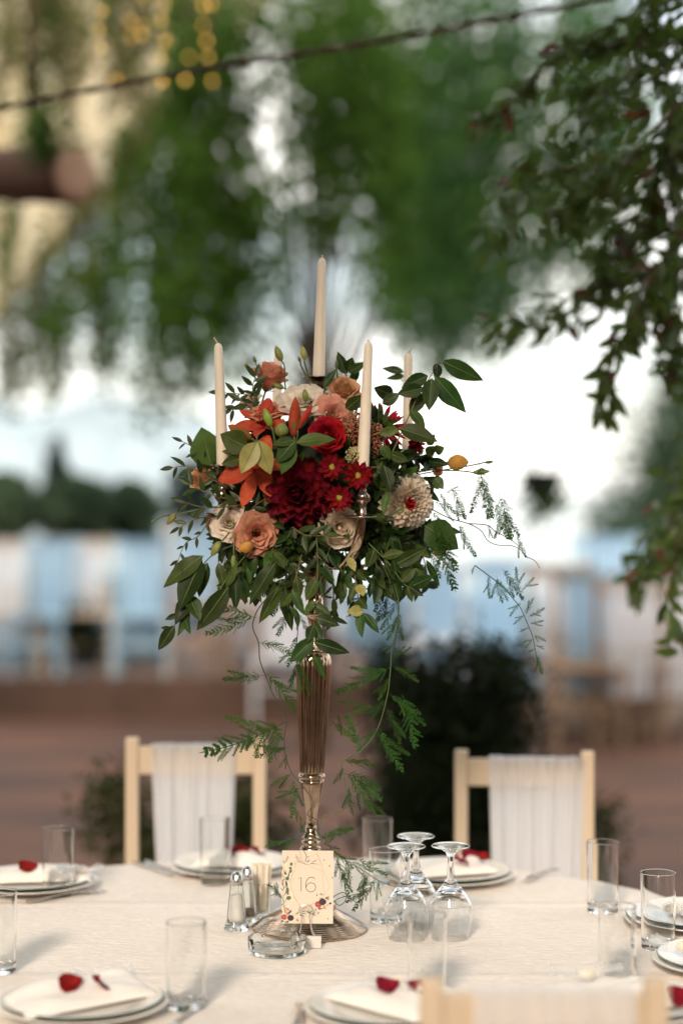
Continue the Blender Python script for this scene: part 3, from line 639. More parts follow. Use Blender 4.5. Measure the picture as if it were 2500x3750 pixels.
lath('knop', [(3118,40),(3108,40),(3098,33),(3093,29),(3088,34),(3080,34),(3076,28),(3070,31),(3063,31),(3058,25),(3048,24),(3040,21),(3020,18)], M['silver'])
lath('lower_stem', [(3020,18),(3000,19.5),(2960,26),(2900,37),(2868,42),(2852,43.5)], M['silver'], 48, mod=lambda a,z: 1+.025*math.cos(8*a)*max(0,min(1,(z-zz(2990))/.05)))
lath('collar', [(2852,44),(2849,48),(2843,49.5),(2837,48),(2834,45),(2830,44)], M['silver'])
lath('fluted_column', [(2830,44),(2826,45),(2780,47.5),(2700,52),(2600,57.5),(2500,62.5),(2440,64.5),(2420,64),(2405,60),(2392,53)], M['silver'], 176,
     mod=lambda a,z: 1-.075*abs(math.cos(11*a))**2.2*min(1,max(0,(z-zz(2829))/.006))*min(1,max(0,(zz(2396)-z)/.02)))
lath('neck', [(2392,52),(2375,42),(2355,36),(2330,30),(2300,26),(2272,24),(2258,26),(2255,33),(2248,36),(2238,36),(2234,31),(2228,35),(2220,35),(2214,29),(2180,26),(2158,26),(2135,33),(2113,42),(2095,46),(2085,47.5),(2078,45),(2072,34),(2050,24)], M['silver'], 48, mod=lambda a,z: 1+.03*math.cos(12*a))
lath('centre_post', [(2050,24),(2030,30),(2010,24),(1960,17),(1800,15),(1600,13),(1470,13),(1440,17),(1432,24)], M['silver_dark'], 24)
def cup(parent, Mx, name='candle_cup', pan=True):
    b = MB(); z0 = zz(1700)
    q = lambda y: zz(y)-z0
    if pan:
        b.lathe([(.004,q(1884)),(.012,q(1880)),(.034,q(1876)),(.0355,q(1873)),(.034,q(1871)),(.012,q(1869)),(.0095,q(1862)),(.0078,q(1845)),(.0085,q(1830)),(.014,q(1822)),(.0165,q(1810)),(.0162,q(1800)),(.0135,q(1792)),(.0095,q(1786)),(.0078,q(1776)),(.010,q(1768)),(.0135,q(1760)),(.0138,q(1722)),(.0165,q(1709)),(.027,q(1703)),(.0275,q(1700)),(.026,q(1699)),(.0132,q(1701)),(.0128,q(1716)),(0,q(1716))], 32)
    else:
        b.lathe([(.013,q(1752)),(.0175,q(1744)),(.0175,q(1722)),(.0195,q(1709)),(.033,q(1703)),(.0335,q(1700)),(.032,q(1699)),(.0132,q(1701)),(.0128,q(1716)),(0,q(1716))], 32)
    return obj(name, b.mesh(name, M['silver_dark']), parent, Mx)
PHI = math.radians(26); RA = .213; ZR = 1.718-ZT; ZC = 1.907-ZT
arms = {}
for nm, a in (('right_back',PHI),('left_back',PHI+PI/2),('left',PHI+PI),('front',PHI-PI/2)):
    d = Vector((math.cos(a),math.sin(a),0)); s = d.cross(Vector((0,0,1)))
    path = smooth_path([Vector((0,0,zz(2010)))+d*.012, Vector((0,0,zz(2062)))+d*.07, Vector((0,0,zz(2068)))+d*.125, Vector((0,0,zz(2010)))+d*.18, Vector((0,0,zz(1940)))+d*.206, Vector((0,0,zz(1880)))+d*RA], 6)
    v = []; f = []
    for i,p in enumerate(path):
        tg = (path[min(i+1,len(path)-1)]-path[max(i-1,0)]).normalized(); nn = s.cross(tg)
        wd = .0095+.002*math.sin(i/len(path)*PI); th = .0035
        v += [p+s*wd+nn*th*.4, p+s*wd*.5+nn*th, p-s*wd*.5+nn*th, p-s*wd+nn*th*.4, p-s*wd-nn*th*.4, p-s*wd*.5-nn*th, p+s*wd*.5-nn*th, p+s*wd-nn*th*.4]
    for i in range(len(path)-1):
        for j in range(8): f.append((i*8+j,i*8+(j+1)%8,(i+1)*8+(j+1)%8,(i+1)*8+j))
    f += [tuple(range(7,-1,-1)), tuple((len(path)-1)*8+j for j in range(8))]
    ao = obj('arm', mesh_from('arm', v, f, M['silver']), t)
    cup(ao, Matrix.Translation(d*RA+Vector((0,0,ZR))))
    arms[nm] = d*RA+Vector((0,0,ZR))
arms['centre'] = Vector((0,0,ZC)); cup(t, Matrix.Translation(arms['centre']), 'centre_cup', False)
RT = Matrix.Translation(cl)@Matrix.Rotation(TILT,4,'Y')
def candle(key, label, tilt, wick):
    p = RT @ arms[key]; t = thing('taper_candle', p, label, 'candle', 'candles in the candelabrum', (tilt[1]-0,TILT+tilt[0],0))
    b = MB(); hh = .252
    b.lathe([(.0115,-.012),(.0122,.004)]+[(.0124-.0040*(i/14)**1.15, hh*(.03+.91*i/14)) for i in range(15)]+[(.0080,hh*.955),(.0066,hh*.972),(.0042,hh*.985),(.0015,hh*.99)], 24, mod=lambda a,z: 1+.012*math.cos(8*a))
    obj('wax', b.mesh('wax', M['wax']), t)
    b = MB(); b.tube([Vector((0,0,hh*.98))]+[Vector((wick[0]*s_, 0, hh*.98+wick[1]*s_)) for s_ in (.35,.7,1)], [.0026,.0017,.0015,.0017], 6); obj('wick', b.mesh('wick', M['wick']), t)
candle('centre','tall cream taper candle at the very top in the centre',(.012,0),(.000,.008))
candle('left','cream taper candle on the left arm with its wick bent left',(-.055,0),(-.008,.014))
candle('front','cream taper candle on the front arm, in front of the flowers',(.03,0),(-.002,.007))
candle('right_back','cream taper candle behind the leaves on the right arm',(-.01,0),(.010,.013))
candle('left_back','cream taper candle at the back, hidden behind the peach bloom',(0,0),(.001,.004))

# ------------------------------------------------------------------ flower building
BC = P(1172,1765,4.0); BR = Vector((.235,.20,.20))
def surf(px, py, k=1.0, push=0.0):
    u = (px-1172)/1750/BR.x; w_ = (1765-py)/1750/BR.z
    q = max(0.0, 1-u*u-w_*w_); D = 4.0-BR.y*math.sqrt(q)*k-push
    return P(px, py, D)
def facing(p, cam_w=.55, extra=(0,0,0)):
    d = p-BC; d = Vector((d.x/BR.x, d.y/BR.y, d.z/BR.z)); d = d.normalized() if d.length > 1e-4 else Vector((0,-1,0))
    return (d*(1-cam_w)+Vector((0,-1,0))*cam_w+Vector(extra)).normalized()
def rotz_to(axis, spin=0.0):
    return Vector(axis).to_track_quat('Z','Y').to_matrix().to_4x4() @ Matrix.Rotation(spin,4,'Z')

def cup_petal(name, m, rb, rt, h, spread, flare=0., wav=0., tip=.28, ns=6, nt=5, curl=0., pw=.8, seed=0):
    r_ = random.Random(seed); ph = r_.random()*6; v = []; f = []
    for i in range(ns+1):
        s = i/ns
        half = spread*(.30+.70*math.sin(min(1,s*1.15)*PI/2))
        for j in range(nt+1):
            tt = -1+2*j/nt; a = tt*half
            rr = rb+(rt-rb)*s**pw+flare*max(0,s-.6)**2*6+wav*math.sin(tt*5+ph)*s*s
            z = h*s*(1-tip*tt*tt*s)-curl*max(0,s-.7)**2*8+wav*.6*math.cos(tt*7+ph*2)*s*s
            v.append((rr*math.cos(a), rr*math.sin(a), z))
    k = nt+1
    for i in range(ns):
        for j in range(nt): f.append((i*k+j,i*k+j+1,(i+1)*k+j+1,(i+1)*k+j))
    return mesh_from(name, v, f, m)
def strip_petal(name, m, L, W, cupd=.2, bend=.3, point=1.0, notch=0., ns=6, nt=4, wide=.6, twist=0.):
    v = []; f = []       # along +X from the base, opening upward in +Z
    for i in range(ns+1):
        u = i/ns
        ww = W*(math.sin(PI*min(1,(u*.93+.05))**(1/wide if wide else 1)))**point
        ww = max(ww, .12*W if i == 0 else .015*W)
        for j in range(nt+1):
            tt = -1+2*j/nt
            y = tt*ww/2; z = cupd*W*tt*tt*(1-u*.3)+bend*L*u*u; x = L*(u-notch*abs(tt)*u*u*.15)
            z += twist*y*u
            v.append((x,y,z))
    k = nt+1
    for i in range(ns):
        for j in range(nt): f.append((i*k+j,i*k+j+1,(i+1)*k+j+1,(i+1)*k+j))
    return mesh_from(name, v, f, m)

def sub_tube(name, pts, r, m, parent, n=6): b = MB(); b.tube(pts, r, n); return obj(name, b.mesh(name, m), parent)
def flower_root(name, p, axis, spin, label, cat, group):
    t = thing(name, p, label, cat, group); t.rotation_euler = rotz_to(axis, spin).to_euler(); return t
def stem_in(t, L=.09, r=.0022):
    o = sub_tube('stem', [(0,0,.001),(0,0,-L*.5),(0,0,-L)], r, M['stem'], t); return o
def sepals(t, r, h, n=5):
    me = strip_petal('sepal', M['sepal'], r*1.1, r*.45, .2, -.15)
    for i in range(n): obj('sepal', me, t, Matrix.Rotation(2*PI*i/n,4,'Z')@Matrix.Translation((0,0,h))@Matrix.Rotation(-.5,4,'Y'))

def rose(px, py, r_px, m, label, axis=None, spin=0, k=1.0, open_=.6, push=0., cat='rose', group='roses in the arrangement', elong=1.0):
    R = r_px/1750; p = surf(px,py,k,push); ax = axis or facing(p); p = p-Vector(ax)*R*.75
    t = flower_root('rose', p, ax, spin, label, cat, group)
    sd_ = int(px*7+py)
    layers = [(3,.10,.17,1.10,1.05,.0,0),(3,.18,.27,1.10,1.05,.02,0),(4,.26,.37,1.06,.85,.04,.01),(4,.34,.48,1.0,.86,.07,.03),(5,.42,.60,.93,.72,.11,.06),(5,.48,.76,.85,.74,.16,.10*open_),(6,.52,.92,.72,.64,.22*open_*1.6,.16*open_)]
    b = MB(); b.lathe([(.02*R,.1*R),(.13*R,.5*R*elong),(.15*R,.9*R*elong),(.10*R,1.12*R*elong),(.03*R,1.17*R*elong),(0,1.17*R*elong)], 14, mod=lambda a,z: 1+.10*math.sin(a*2+z/R*5)); obj('heart', b.mesh('heart', m), t)
    for li,(n_p,rb,rt,h,sp_,fl,cu) in enumerate(layers):
        me = [cup_petal('petal', m, rb*R*.5, rt*R, h*R*1.15*elong, sp_, fl*R, .022*R*(li+1)/3, .10+.035*li, ns=7, nt=6, curl=cu*R, seed=sd_+li*3+q) for q in range(2)]
        for i in range(n_p):
            a = 2*PI*i/n_p+li*1.1+rnd.uniform(-.15,.15)
            obj('petal', me[i%2], t, Matrix.Rotation(a,4,'Z'))
    sepals(t, R*.6, 0); stem_in(t); return t
def lisianthus(px, py, r_px, m, label, axis=None, spin=0, k=1.0, push=0., h=1.1, group='ruffled blooms in the arrangement', open_=1.0):
    R = r_px/1750; p = surf(px,py,k,push); ax = axis or facing(p); p = p-Vector(ax)*R*.8
    t = flower_root('lisianthus', p, ax, spin, label, 'flower', group)
    for li,(n_p,rt,hh,sp_,fl,wv) in enumerate([(3,.26,1.0,1.15,.04,.04),(3,.42,1.02,1.1,.08,.06),(4,.60,.98,.95,.14*open_,.08),(5,.80,.88,.84,.24*open_,.09),(5,.97,.70,.80,.32*open_,.10)]):
        me = [cup_petal('petal', m, .08*R, rt*R, hh*R*h, sp_, fl*R, wv*R, .13, ns=8, nt=8, curl=.04*R*li, seed=int(px)+q+li*5) for q in range(3)]
        for i in range(n_p): obj('petal', me[i%3], t, Matrix.Rotation(2*PI*i/n_p+li*.7+rnd.uniform(-.15,.15),4,'Z'))
    b = MB(); b.lathe([(.02*R,0),(.12*R,.2*R),(.1*R,.5*R),(0,.58*R)], 10); obj('pistil', b.mesh('pistil', M['bud']), t)
    sepals(t, R*.5, 0); stem_in(t); return t
def dahlia(px, py, r_px, m, label, rows, L0, L1, W, point, cupd, axis=None, k=1.0, push=0., wide=.55, notch=0):
    R = r_px/1750; p = surf(px,py,k,push); ax = axis or facing(p,.7); p = p-Vector(ax)*R*.35
    t = flower_root('dahlia', p, ax, 0, label, 'dahlia', 'dahlias in the arrangement')
    nrow = len(rows)
    for li, n_p in enumerate(rows):
        q = li/(nrow-1); L = R*(L0+(L1-L0)*q); me = [strip_petal('petal', m, L, W*R*(.55+.45*q), cupd, .10+.25*(1-q)-.12*q, point, notch, wide=wide, twist=tw) for tw in (-.25,.25)]
        el = math.radians(82-88*q)       # elevation above the flower plane
        for i in range(n_p):
            a = 2*PI*(i+.5*(li%2))/n_p+rnd.uniform(-.08,.08)
            obj('petal', me[i%2], t, Matrix.Rotation(a,4,'Z')@Matrix.Translation((R*.05+R*.06*q,0,R*.30*(1-q)))@Matrix.Rotation(-(el+rnd.uniform(-.10,.10)),4,'Y')@Matrix.Rotation(rnd.uniform(-.15,.15),4,'X'))
    b = MB(); b.lathe([(.0,-.1*R),(.2*R,-.05*R),(.22*R,.1*R),(.1*R,.3*R),(0,.36*R)], 14); obj('heart', b.mesh('heart', m), t)
    stem_in(t,.08,.003); return t
def daisy(px, py, r_px, m, eye, label, n=(11,9), W=.37, axis=None, k=1.0, push=0., bend=.1, lift=(.25,.5), name='chrysanthemum', group='red chrysanthemums', er=.27):
    R = r_px/1750; p = surf(px,py,k,push); ax = axis or facing(p,.7); p = p-Vector(ax)*R*.2
    t = flower_root(name, p, ax, rnd.random()*2, label, 'flower', group)
    for li in range(len(n)):
        me = [strip_petal('petal', m, R*(1-.14*li), W*R, .22, bend+.05*li, .55, .5, wide=.62, twist=tw) for tw in (-.3,.15,.35)]
        for i in range(n[li]):
            a = 2*PI*(i+.5*li)/n[li]+rnd.uniform(-.1,.1)
            obj('petal', me[i%3], t, Matrix.Rotation(a,4,'Z')@Matrix.Translation((R*.06,0,R*.03*li))@Matrix.Rotation(-(lift[li]+rnd.uniform(-.15,.15)),4,'Y')@Matrix.Rotation(rnd.uniform(-.3,.3),4,'X'))
    b = MB(); b.lathe([(.02*R,-.06*R),(er*R,.0),(er*1.02*R,.07*R),(er*.7*R,.14*R),(0,.16*R)], 16); obj('eye', b.mesh('eye', eye), t)
    stem_in(t,.07,.002); return t
def lily(px, py, r_px, m, label, axis, spin=0, push=0., k=1., el=.45, drop=()):
    R = r_px/1750; p = surf(px,py,k,push)-Vector(axis)*R*.25
    t = flower_root('lily', p, axis, spin, label, 'lily', 'orange lilies')
    for li in range(2):
        me = strip_petal('petal', m, R*1.12, R*(.60 if li else .46), .20, -.24, .70, wide=.8, ns=9)
        for i in range(3):
            if (li,i) in drop: continue
            obj('petal', me, t, Matrix.Rotation(2*PI*(i+.5*li)/3+rnd.uniform(-.1,.1),4,'Z')@Matrix.Translation((R*.05,0,0))@Matrix.Rotation(-(el+rnd.uniform(-.12,.12)),4,'Y')@Matrix.Rotation(rnd.uniform(-.25,.25),4,'X'))
    for i in range(6):
        a = 2*PI*i/6+.3; d = Vector((math.cos(a),math.sin(a),0)); e = d*R*.26+Vector((0,0,R*.72))
        st_ = sub_tube('stamen', [(0,0,0), tuple(d*R*.1+Vector((0,0,R*.42))), tuple(e)], .0009, M['orange'], t, 5)
        b = MB(); b.tube([e-d*.004+Vector((0,0,.001)), e, e+d*.004], [.0008,.0016,.0008], 6); obj('anther', b.mesh('anther', M['anther']), st_)
    stem_in(t,.08,.003); return t
def bud(px, py, L_px, W_px, ang, m, label, tail=None, k=1., push=0., group='buds in the arrangement', D=None, cat='flower bud', tilt=0.0):
    L = L_px/1750; W = W_px/1750; p = P(px,py,D) if D else surf(px,py,k,push)
    ax = Vector((math.cos(ang)*math.cos(tilt), -math.sin(tilt), math.sin(ang)*math.cos(tilt)))
    p0 = p-ax*L*.5
    t = thing('flower_bud', p0, label, cat, group)
    Mx = rotz_to(ax, rnd.random()*2)
    b = MB(); b.lathe([(.08*W,0),(.30*W,.08*L),(.46*W,.28*L),(.50*W,.45*L),(.42*W,.68*L),(.24*W,.87*L),(.07*W,.97*L),(0,L)], 18, mod=lambda a,z: 1+.10*math.cos(3*a+z/L*2)); obj('bud', b.mesh('bud', m), t, Mx)
    me = strip_petal('sepal', M['sepal'], L*.42, W*.28, .2, .22)
    for i in range(4): obj('sepal', me, t, Mx@Matrix.Rotation(PI/2*i,4,'Z')@Matrix.Translation((.1*W,0,0))@Matrix.Rotation(-1.0,4,'Y'))
    if tail:
        pts = [p0]+[P(x,y,(D or p.y)+.01*i) for i,(x,y) in enumerate(tail)]
        b = MB(); b.tube([q-p0 for q in smooth_path(pts,5)], .0016 if W_px < 30 else .0024, 6); obj('stem', b.mesh('stem', M['stem']), t)
    return t

# foam ball inside the arrangement
b = MB(); b.lathe([(0,-.12),(.09,-.10),(.15,-.03),(.15,.05),(.10,.12),(0,.15)], 20); o = obj('floral_foam', b.mesh('floral_foam', M['foam']), None, Matrix.Translation(BC+Vector((0,.02,0)))); tag(o, 'dark floral foam block hidden inside the flower arrangement', 'floral foam')

rose(1259,1424,56,M['apricot'],'yellow peach rose near the top right of the centre candle',axis=Vector((.15,-.72,.68)).normalized(),elong=1.15,open_=.5,push=.05)
rose(1196,1592,60,M['red'],'bright red rose in the middle of the arrangement',axis=Vector((-.05,-.97,.22)).normalized(),spin=.6,push=.015)
rose(1243,1932,62,M['cream'],'cream white rose below the front candle arm',axis=Vector((.05,-.98,-.12)).normalized(),spin=1.2,push=.005,open_=.9)
rose(735,1750,46,M['apricot'],'peach rose behind the left candle cup',axis=Vector((-.6,-.55,.55)).normalized(),elong=1.25,k=.6,push=.05)
rose(915,1468,44,M['cream'],'cream rose half hidden behind leaves at the upper left',axis=Vector((-.5,-.5,.7)).normalized(),k=.3)
rose(1320,1462,42,M['apricot'],'peach rose half hidden behind the front candle',axis=Vector((.3,-.5,.8)).normalized(),k=.4)
rose(864,1750,46,M['cream'],'cream rose peeking out under the lower orange lily',axis=Vector((-.3,-.85,-.2)).normalized(),k=.8)
rose(786,1922,40,M['red'],'dark red rose behind the white ruffled bloom at the left',axis=Vector((-.6,-.7,-.2)).normalized(),k=.6)
rose(1602,1716,26,M['coral'],'small coral rose near the yellow bud at the right',axis=Vector((.6,-.7,.1)).normalized(),k=.6)
rose(1450,2046,26,M['apricot'],'small peach rose low at the right under the leaves',axis=Vector((.2,-.8,-.5)).normalized(),k=.7)
rose(1612,2012,30,M['apricot'],'small peach rose at the lower right under the fern',axis=Vector((.6,-.6,-.5)).normalized(),k=.4)
lisianthus(986,1388,62,M['coral'],'coral ruffled bloom standing up at the top left',axis=Vector((.30,-.22,.93)).normalized(),h=1.75,open_=.35,k=.5,push=.03)
lisianthus(985,1474,66,M['coral'],'flat coral bloom under the top left coral bloom',axis=Vector((-.15,-.35,.93)).normalized(),h=.62,k=.9,open_=1.4,push=.05)
lisianthus(1114,1447,72,M['white'],'white ruffled bloom below the centre candle',axis=Vector((0,-.65,.76)).normalized(),h=.8,k=.95,open_=1.3,push=.05)
lisianthus(1221,1512,60,M['pink'],'pink ruffled bloom above the red rose',axis=Vector((.2,-.9,.35)).normalized(),spin=.4,h=1.1,push=.005)
lisianthus(838,1908,58,M['white'],'white ruffled bloom at the lower left',axis=Vector((-.1,-.85,.35)).normalized(),h=1.0,k=1.0,push=.06)
lisianthus(943,1958,66,M['peach'],'peach ruffled bloom at the lower left of the dark dahlia',axis=Vector((.25,-.92,-.18)).normalized(),h=1.1,push=.04)
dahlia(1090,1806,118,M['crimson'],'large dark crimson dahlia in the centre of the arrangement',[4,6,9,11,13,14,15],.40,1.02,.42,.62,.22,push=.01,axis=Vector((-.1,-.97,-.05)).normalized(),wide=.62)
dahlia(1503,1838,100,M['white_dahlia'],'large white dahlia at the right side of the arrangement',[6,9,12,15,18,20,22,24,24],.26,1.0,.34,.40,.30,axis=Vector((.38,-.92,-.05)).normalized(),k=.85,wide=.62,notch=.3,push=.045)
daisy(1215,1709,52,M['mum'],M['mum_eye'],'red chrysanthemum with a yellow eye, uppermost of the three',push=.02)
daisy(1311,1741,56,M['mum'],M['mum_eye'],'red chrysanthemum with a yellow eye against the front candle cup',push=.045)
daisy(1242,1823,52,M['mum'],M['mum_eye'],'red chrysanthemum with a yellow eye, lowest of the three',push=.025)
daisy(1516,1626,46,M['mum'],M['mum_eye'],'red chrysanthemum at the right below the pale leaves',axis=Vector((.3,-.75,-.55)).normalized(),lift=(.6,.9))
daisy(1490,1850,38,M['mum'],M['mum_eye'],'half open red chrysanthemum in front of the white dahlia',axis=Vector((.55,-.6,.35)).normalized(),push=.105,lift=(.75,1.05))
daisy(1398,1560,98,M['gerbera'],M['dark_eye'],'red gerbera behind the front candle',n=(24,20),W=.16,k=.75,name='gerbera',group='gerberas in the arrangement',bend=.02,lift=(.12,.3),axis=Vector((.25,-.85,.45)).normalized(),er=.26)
lily(965,1546,98,M['orange'],'open orange lily at the upper left',Vector((-.15,-.62,.75)).normalized(),spin=.5,push=.02,el=.6)
lily(930,1722,112,M['orange'],'open orange lily below the pale yellow leaves',Vector((-.15,-.93,.1)).normalized(),spin=.25,push=.03,el=.28)
bud(878,1582,96,42,math.radians(150),M['lily_bud'],'reddish brown closed lily bud pointing left',push=.085,tail=[(930,1612),(980,1650)])
bud(1079,1526,142,42,math.radians(88),M['orange'],'tall orange lily bud standing upright in the middle',push=.03,tail=[(1080,1620),(1085,1680)])
bud(1116,1526,105,26,math.radians(60),M['orange'],'slim orange lily bud leaning right beside the upright one',push=.03,tail=[(1090,1590),(1082,1640)])
bud(980,1528,68,30,math.radians(110),mat('lily_bud_green',(.20,.29,.04),.45),'bright green lily bud in front of the upper lily',push=.065,tail=[(1000,1580),(1010,1640)])
bud(1031,1574,50,48,math.radians(80),M['bud'],'plump yellow green bud right of the upper lily',push=.05,tail=[(1035,1620)])
bud(1677,1693,76,56,math.radians(0),M['yellow'],'yellow orange rosebud sticking out at the right edge',D=3.93,tail=[(1610,1705),(1540,1720)])
bud(1790,1692,32,12,math.radians(5),M['sepal'],'thin green bud, outermost on the upper right stalk',D=3.92,tail=[(1720,1705),(1600,1725),(1520,1740)])
bud(1762,1728,62,20,math.radians(4),M['bud'],'slim green bud below the yellow rosebud',D=3.92,tail=[(1690,1725),(1600,1722)])
bud(906,1344,36,18,math.radians(125),M['bud'],'yellow green bud at the top left, leftmost of the upper buds',D=3.95,tail=[(930,1375),(950,1410)])
bud(933,1316,26,12,math.radians(105),M['sepal'],'tiny green bud at the top left beside the leftmost bud',D=3.96,tail=[(942,1345),(955,1400)])
bud(1020,1294,58,28,math.radians(112),M['bud'],'olive bud on a long stalk above the coral bloom',D=3.9,tail=[(1042,1345),(1045,1420),(1075,1500)])
bud(1111,1292,52,22,math.radians(98),M['bud'],'reddish olive bud just left of the centre candle',D=3.9,tail=[(1115,1330),(1130,1380),(1135,1420)])
bud(1096,1316,24,11,math.radians(112),M['sepal'],'tiny green bud below the reddish olive bud',D=3.9,tail=[(1102,1340),(1125,1385)])
bud(1233,1334,36,13,math.radians(90),M['sepal'],'thin green bud above the yellow peach rose',D=3.94,tail=[(1235,1370),(1240,1420)])
bud(1117,1447,46,22,math.radians(95),M['bud'],'olive bud in front of the white bloom under the centre candle',push=.06,tail=[(1115,1490),(1120,1540)])
bud(1018,1414,44,22,math.radians(160),M['bud'],'olive bud lying against the foot of the top coral bloom',push=.05,tail=[(1060,1440),(1080,1490)])
bud(628,1902,50,24,math.radians(230),M['bud'],'yellow green bud at the far left edge of the arrangement',D=3.9,tail=[(670,1880),(760,1860),(850,1850)])
bud(562,1910,20,10,math.radians(200),M['sepal'],'tiny green bud, outermost at the left of the arrangement',D=3.9,tail=[(600,1890),(660,1880),(740,1862)])
bud(790,2010,60,28,math.radians(238),M['bud'],'yellow green bud hanging below the white ruffled bloom',D=3.82,tail=[(815,1980),(840,1950)])
bud(855,2058,50,18,math.radians(268),M['bud'],'slim green bud hanging straight down at the lower left',D=3.82,tail=[(856,2010),(860,1950)])
bud(898,2004,54,40,math.radians(205),M['yellow'],'small yellow bud under the peach ruffled bloom',D=3.82,tail=[(930,1990)])
bud(1664,2058,26,14,math.radians(-15),M['sepal'],'tiny green bud at the lower right below the big leaf',D=3.9,tail=[(1640,2045),(1600,2010)])

def cluster(px, py, rx, ry, n, m, label, k=1.0, push=0.):
    p = surf(px,py,k,push); t = thing('berry_cluster', p, label, 'berries', 'berry clusters')
    ax = facing(p,.6); b = MB(); s = MB()
    for i in range(n):
        a = rnd.random()*2*PI; q = math.sqrt(rnd.random())
        d = Vector((q*rx/1750*math.cos(a), -.030*math.sqrt(1-q*q)+rnd.uniform(-.004,.004), q*ry/1750*math.sin(a)))
        r_ = rnd.uniform(.0017,.0025)
        b.lathe([(0,-r_),(r_*.8,-r_*.5),(r_,.0),(r_*.8,r_*.55),(0,r_)], 6, Matrix.Translation(d))
        if i%2 == 0: s.tube([Vector((0,.03,-.01)), d], .0008, 4)
    tag(obj('berries', b.mesh('berries', m), t), kind='stuff'); tag(obj('stalks', s.mesh('stalks', M['stem']), t), kind='stuff')
cluster(1305,1575,62,66,520,M['berry'],'dense cluster of small reddish brown berries beside the front candle',k=1.0,push=-.012)
cluster(1372,1610,36,62,260,M['berry'],'narrow cluster of berries right of the front candle',k=1.0,push=-.02)
cluster(1296,1668,32,30,120,M['berry_green'],'small greenish berry cluster below the red berries',push=-.01)

# ------------------------------------------------------------------ leaves and sprigs
LF = {'big': [grid_leaf('leaf',.46,.16,.10,M['leaf']), grid_leaf('leaf',.40,.10,.20,M['leaf'],wav=.6)],
      'mid': [grid_leaf('leaf',.46,.14,.12,M['leaf_mid']), grid_leaf('leaf',.42,.10,.2,M['leaf_mid'],wav=.5)],
      'round': [grid_leaf('leaf',.72,.10,.08,M['leaf_mid'],wav=.8,basep=.7)],
      'small': [grid_leaf('leaf',.36,.12,.10,M['leaf_small'],nl=4), grid_leaf('leaf',.32,.08,.18,M['leaf_small'],nl=4)],
      'narrow': [grid_leaf('leaf',.24,.12,.15,M['leaf'])],
      'yellow': [grid_leaf('leaf',.46,.12,.10,M['leaf_yellow'])]}
def ribs(o, me): pass
VEIN = {}
def leaf_obj(root, kind, p, d, nrm, s, sy=None, vein=True):
    lst = LF[kind]; me = lst[rnd.randrange(len(lst))]
    o = put('leaf', me, root, frame(p,d,nrm,s,sy))
    if vein and kind in ('big','mid','round','yellow'):
        if me.name not in VEIN:
            vv = me.vertices; k = 5; pts = [vv[i*k+2].co+Vector((0,0,.006)) for i in range(7)]
            b = MB(); b.tube(pts, [.012,.011,.009,.008,.006,.004,.002], 4, False); VEIN[me.name] = b.mesh('midrib', M['vein'])
        obj('midrib', VEIN[me.name], o)
    return o
def sprig(label, stem, kind='big', Ls=.055, explicit=None, step=3, group='leafy stems in the arrangement', spread=1.0, name='leaf_sprig', woody=False, opp=False, start=.25, face=-1, r=.0016, k=None, cat='foliage'):
    pts = smooth_path([P(*q) for q in stem], 6); t = thing(name, pts[0], label, cat, group)
    b = MB(); b.tube([q-pts[0] for q in pts], [r*(1-.6*i/len(pts)) for i in range(len(pts))], 5); obj('stem', b.mesh('stem', M['twig' if woody else 'stem']), t)
    if explicit:
        for e in explicit:
            bx,by,tx,ty,kd = e[:5]; D = e[5] if len(e) > 5 else stem[-1][2]
            a = P(bx,by,D); c_ = P(tx,ty,D-.01+rnd.uniform(-.015,.01)); d = c_-a
            leaf_obj(t, kd, a, d, Vector((rnd.uniform(-.5,.5),-1,rnd.uniform(-.2,.7))), d.length, d.length*(e[6] if len(e) > 6 else 1))
    else:
        side = 1; n_ = len(pts)
        i = int(n_*start)
        while i < n_-1:
            tg = (pts[i+1]-pts[i-1]).normalized() if i else (pts[1]-pts[0]).normalized()
            sv = tg.cross(Vector((0,-1,0))); sv = sv.normalized() if sv.length > .1 else Vector((1,0,0))
            for s_ in ((1,-1) if opp else (side,)):
                d = tg*.75+sv*s_*spread*rnd.uniform(.6,1.1)+Vector((0,rnd.uniform(-.55,.25),-.15))
                leaf_obj(t, kind, pts[i], d, Vector((rnd.uniform(-.6,.6),face,rnd.uniform(-.1,.8))), Ls*rnd.uniform(.75,1.15))
            side = -side; i += step
        leaf_obj(t, kind, pts[-1], (pts[-1]-pts[-2]), Vector((rnd.uniform(-.5,.5),face,.3)), Ls*rnd.uniform(.8,1.1))
    return t

# named leaves that stand out
sprig('pair of pale yellow green leaves over the lower orange lily', [(945,1590,3.80),(940,1610,3.77),(938,1622,3.76)], explicit=[(938,1618,884,1732,'yellow',3.75,1.25),(945,1612,990,1738,'yellow',3.75,1.2)], name='pale_leaf_pair')
sprig('glossy green leaves on the stem left of the red rose', [(1075,1700,3.80),(1078,1650,3.775),(1078,1618,3.765)], explicit=[(1078,1620,1004,1690,'mid',3.76,1.45),(1072,1625,1030,1735,'mid',3.765,1.25),(1085,1622,1228,1600,'mid',3.745,.9),(1078,1612,1000,1625,'mid',3.77,1.0)], name='leaf_cluster')
sprig('large round dark leaf left of the left candle', [(820,1700,3.93),(800,1680,3.92)], explicit=[(775,1705,735,1565,'round',3.93,1.25),(800,1690,700,1660,'round',3.95,1.1)], name='round_leaf')
sprig('large grey green leaf just right of the left candle', [(900,1640,3.84),(880,1625,3.82)], explicit=[(905,1638,805,1590,'round',3.81,1.2),(880,1680,812,1700,'mid',3.82,1.3),(870,1660,815,1652,'mid',3.82,1.2)], name='round_leaf')
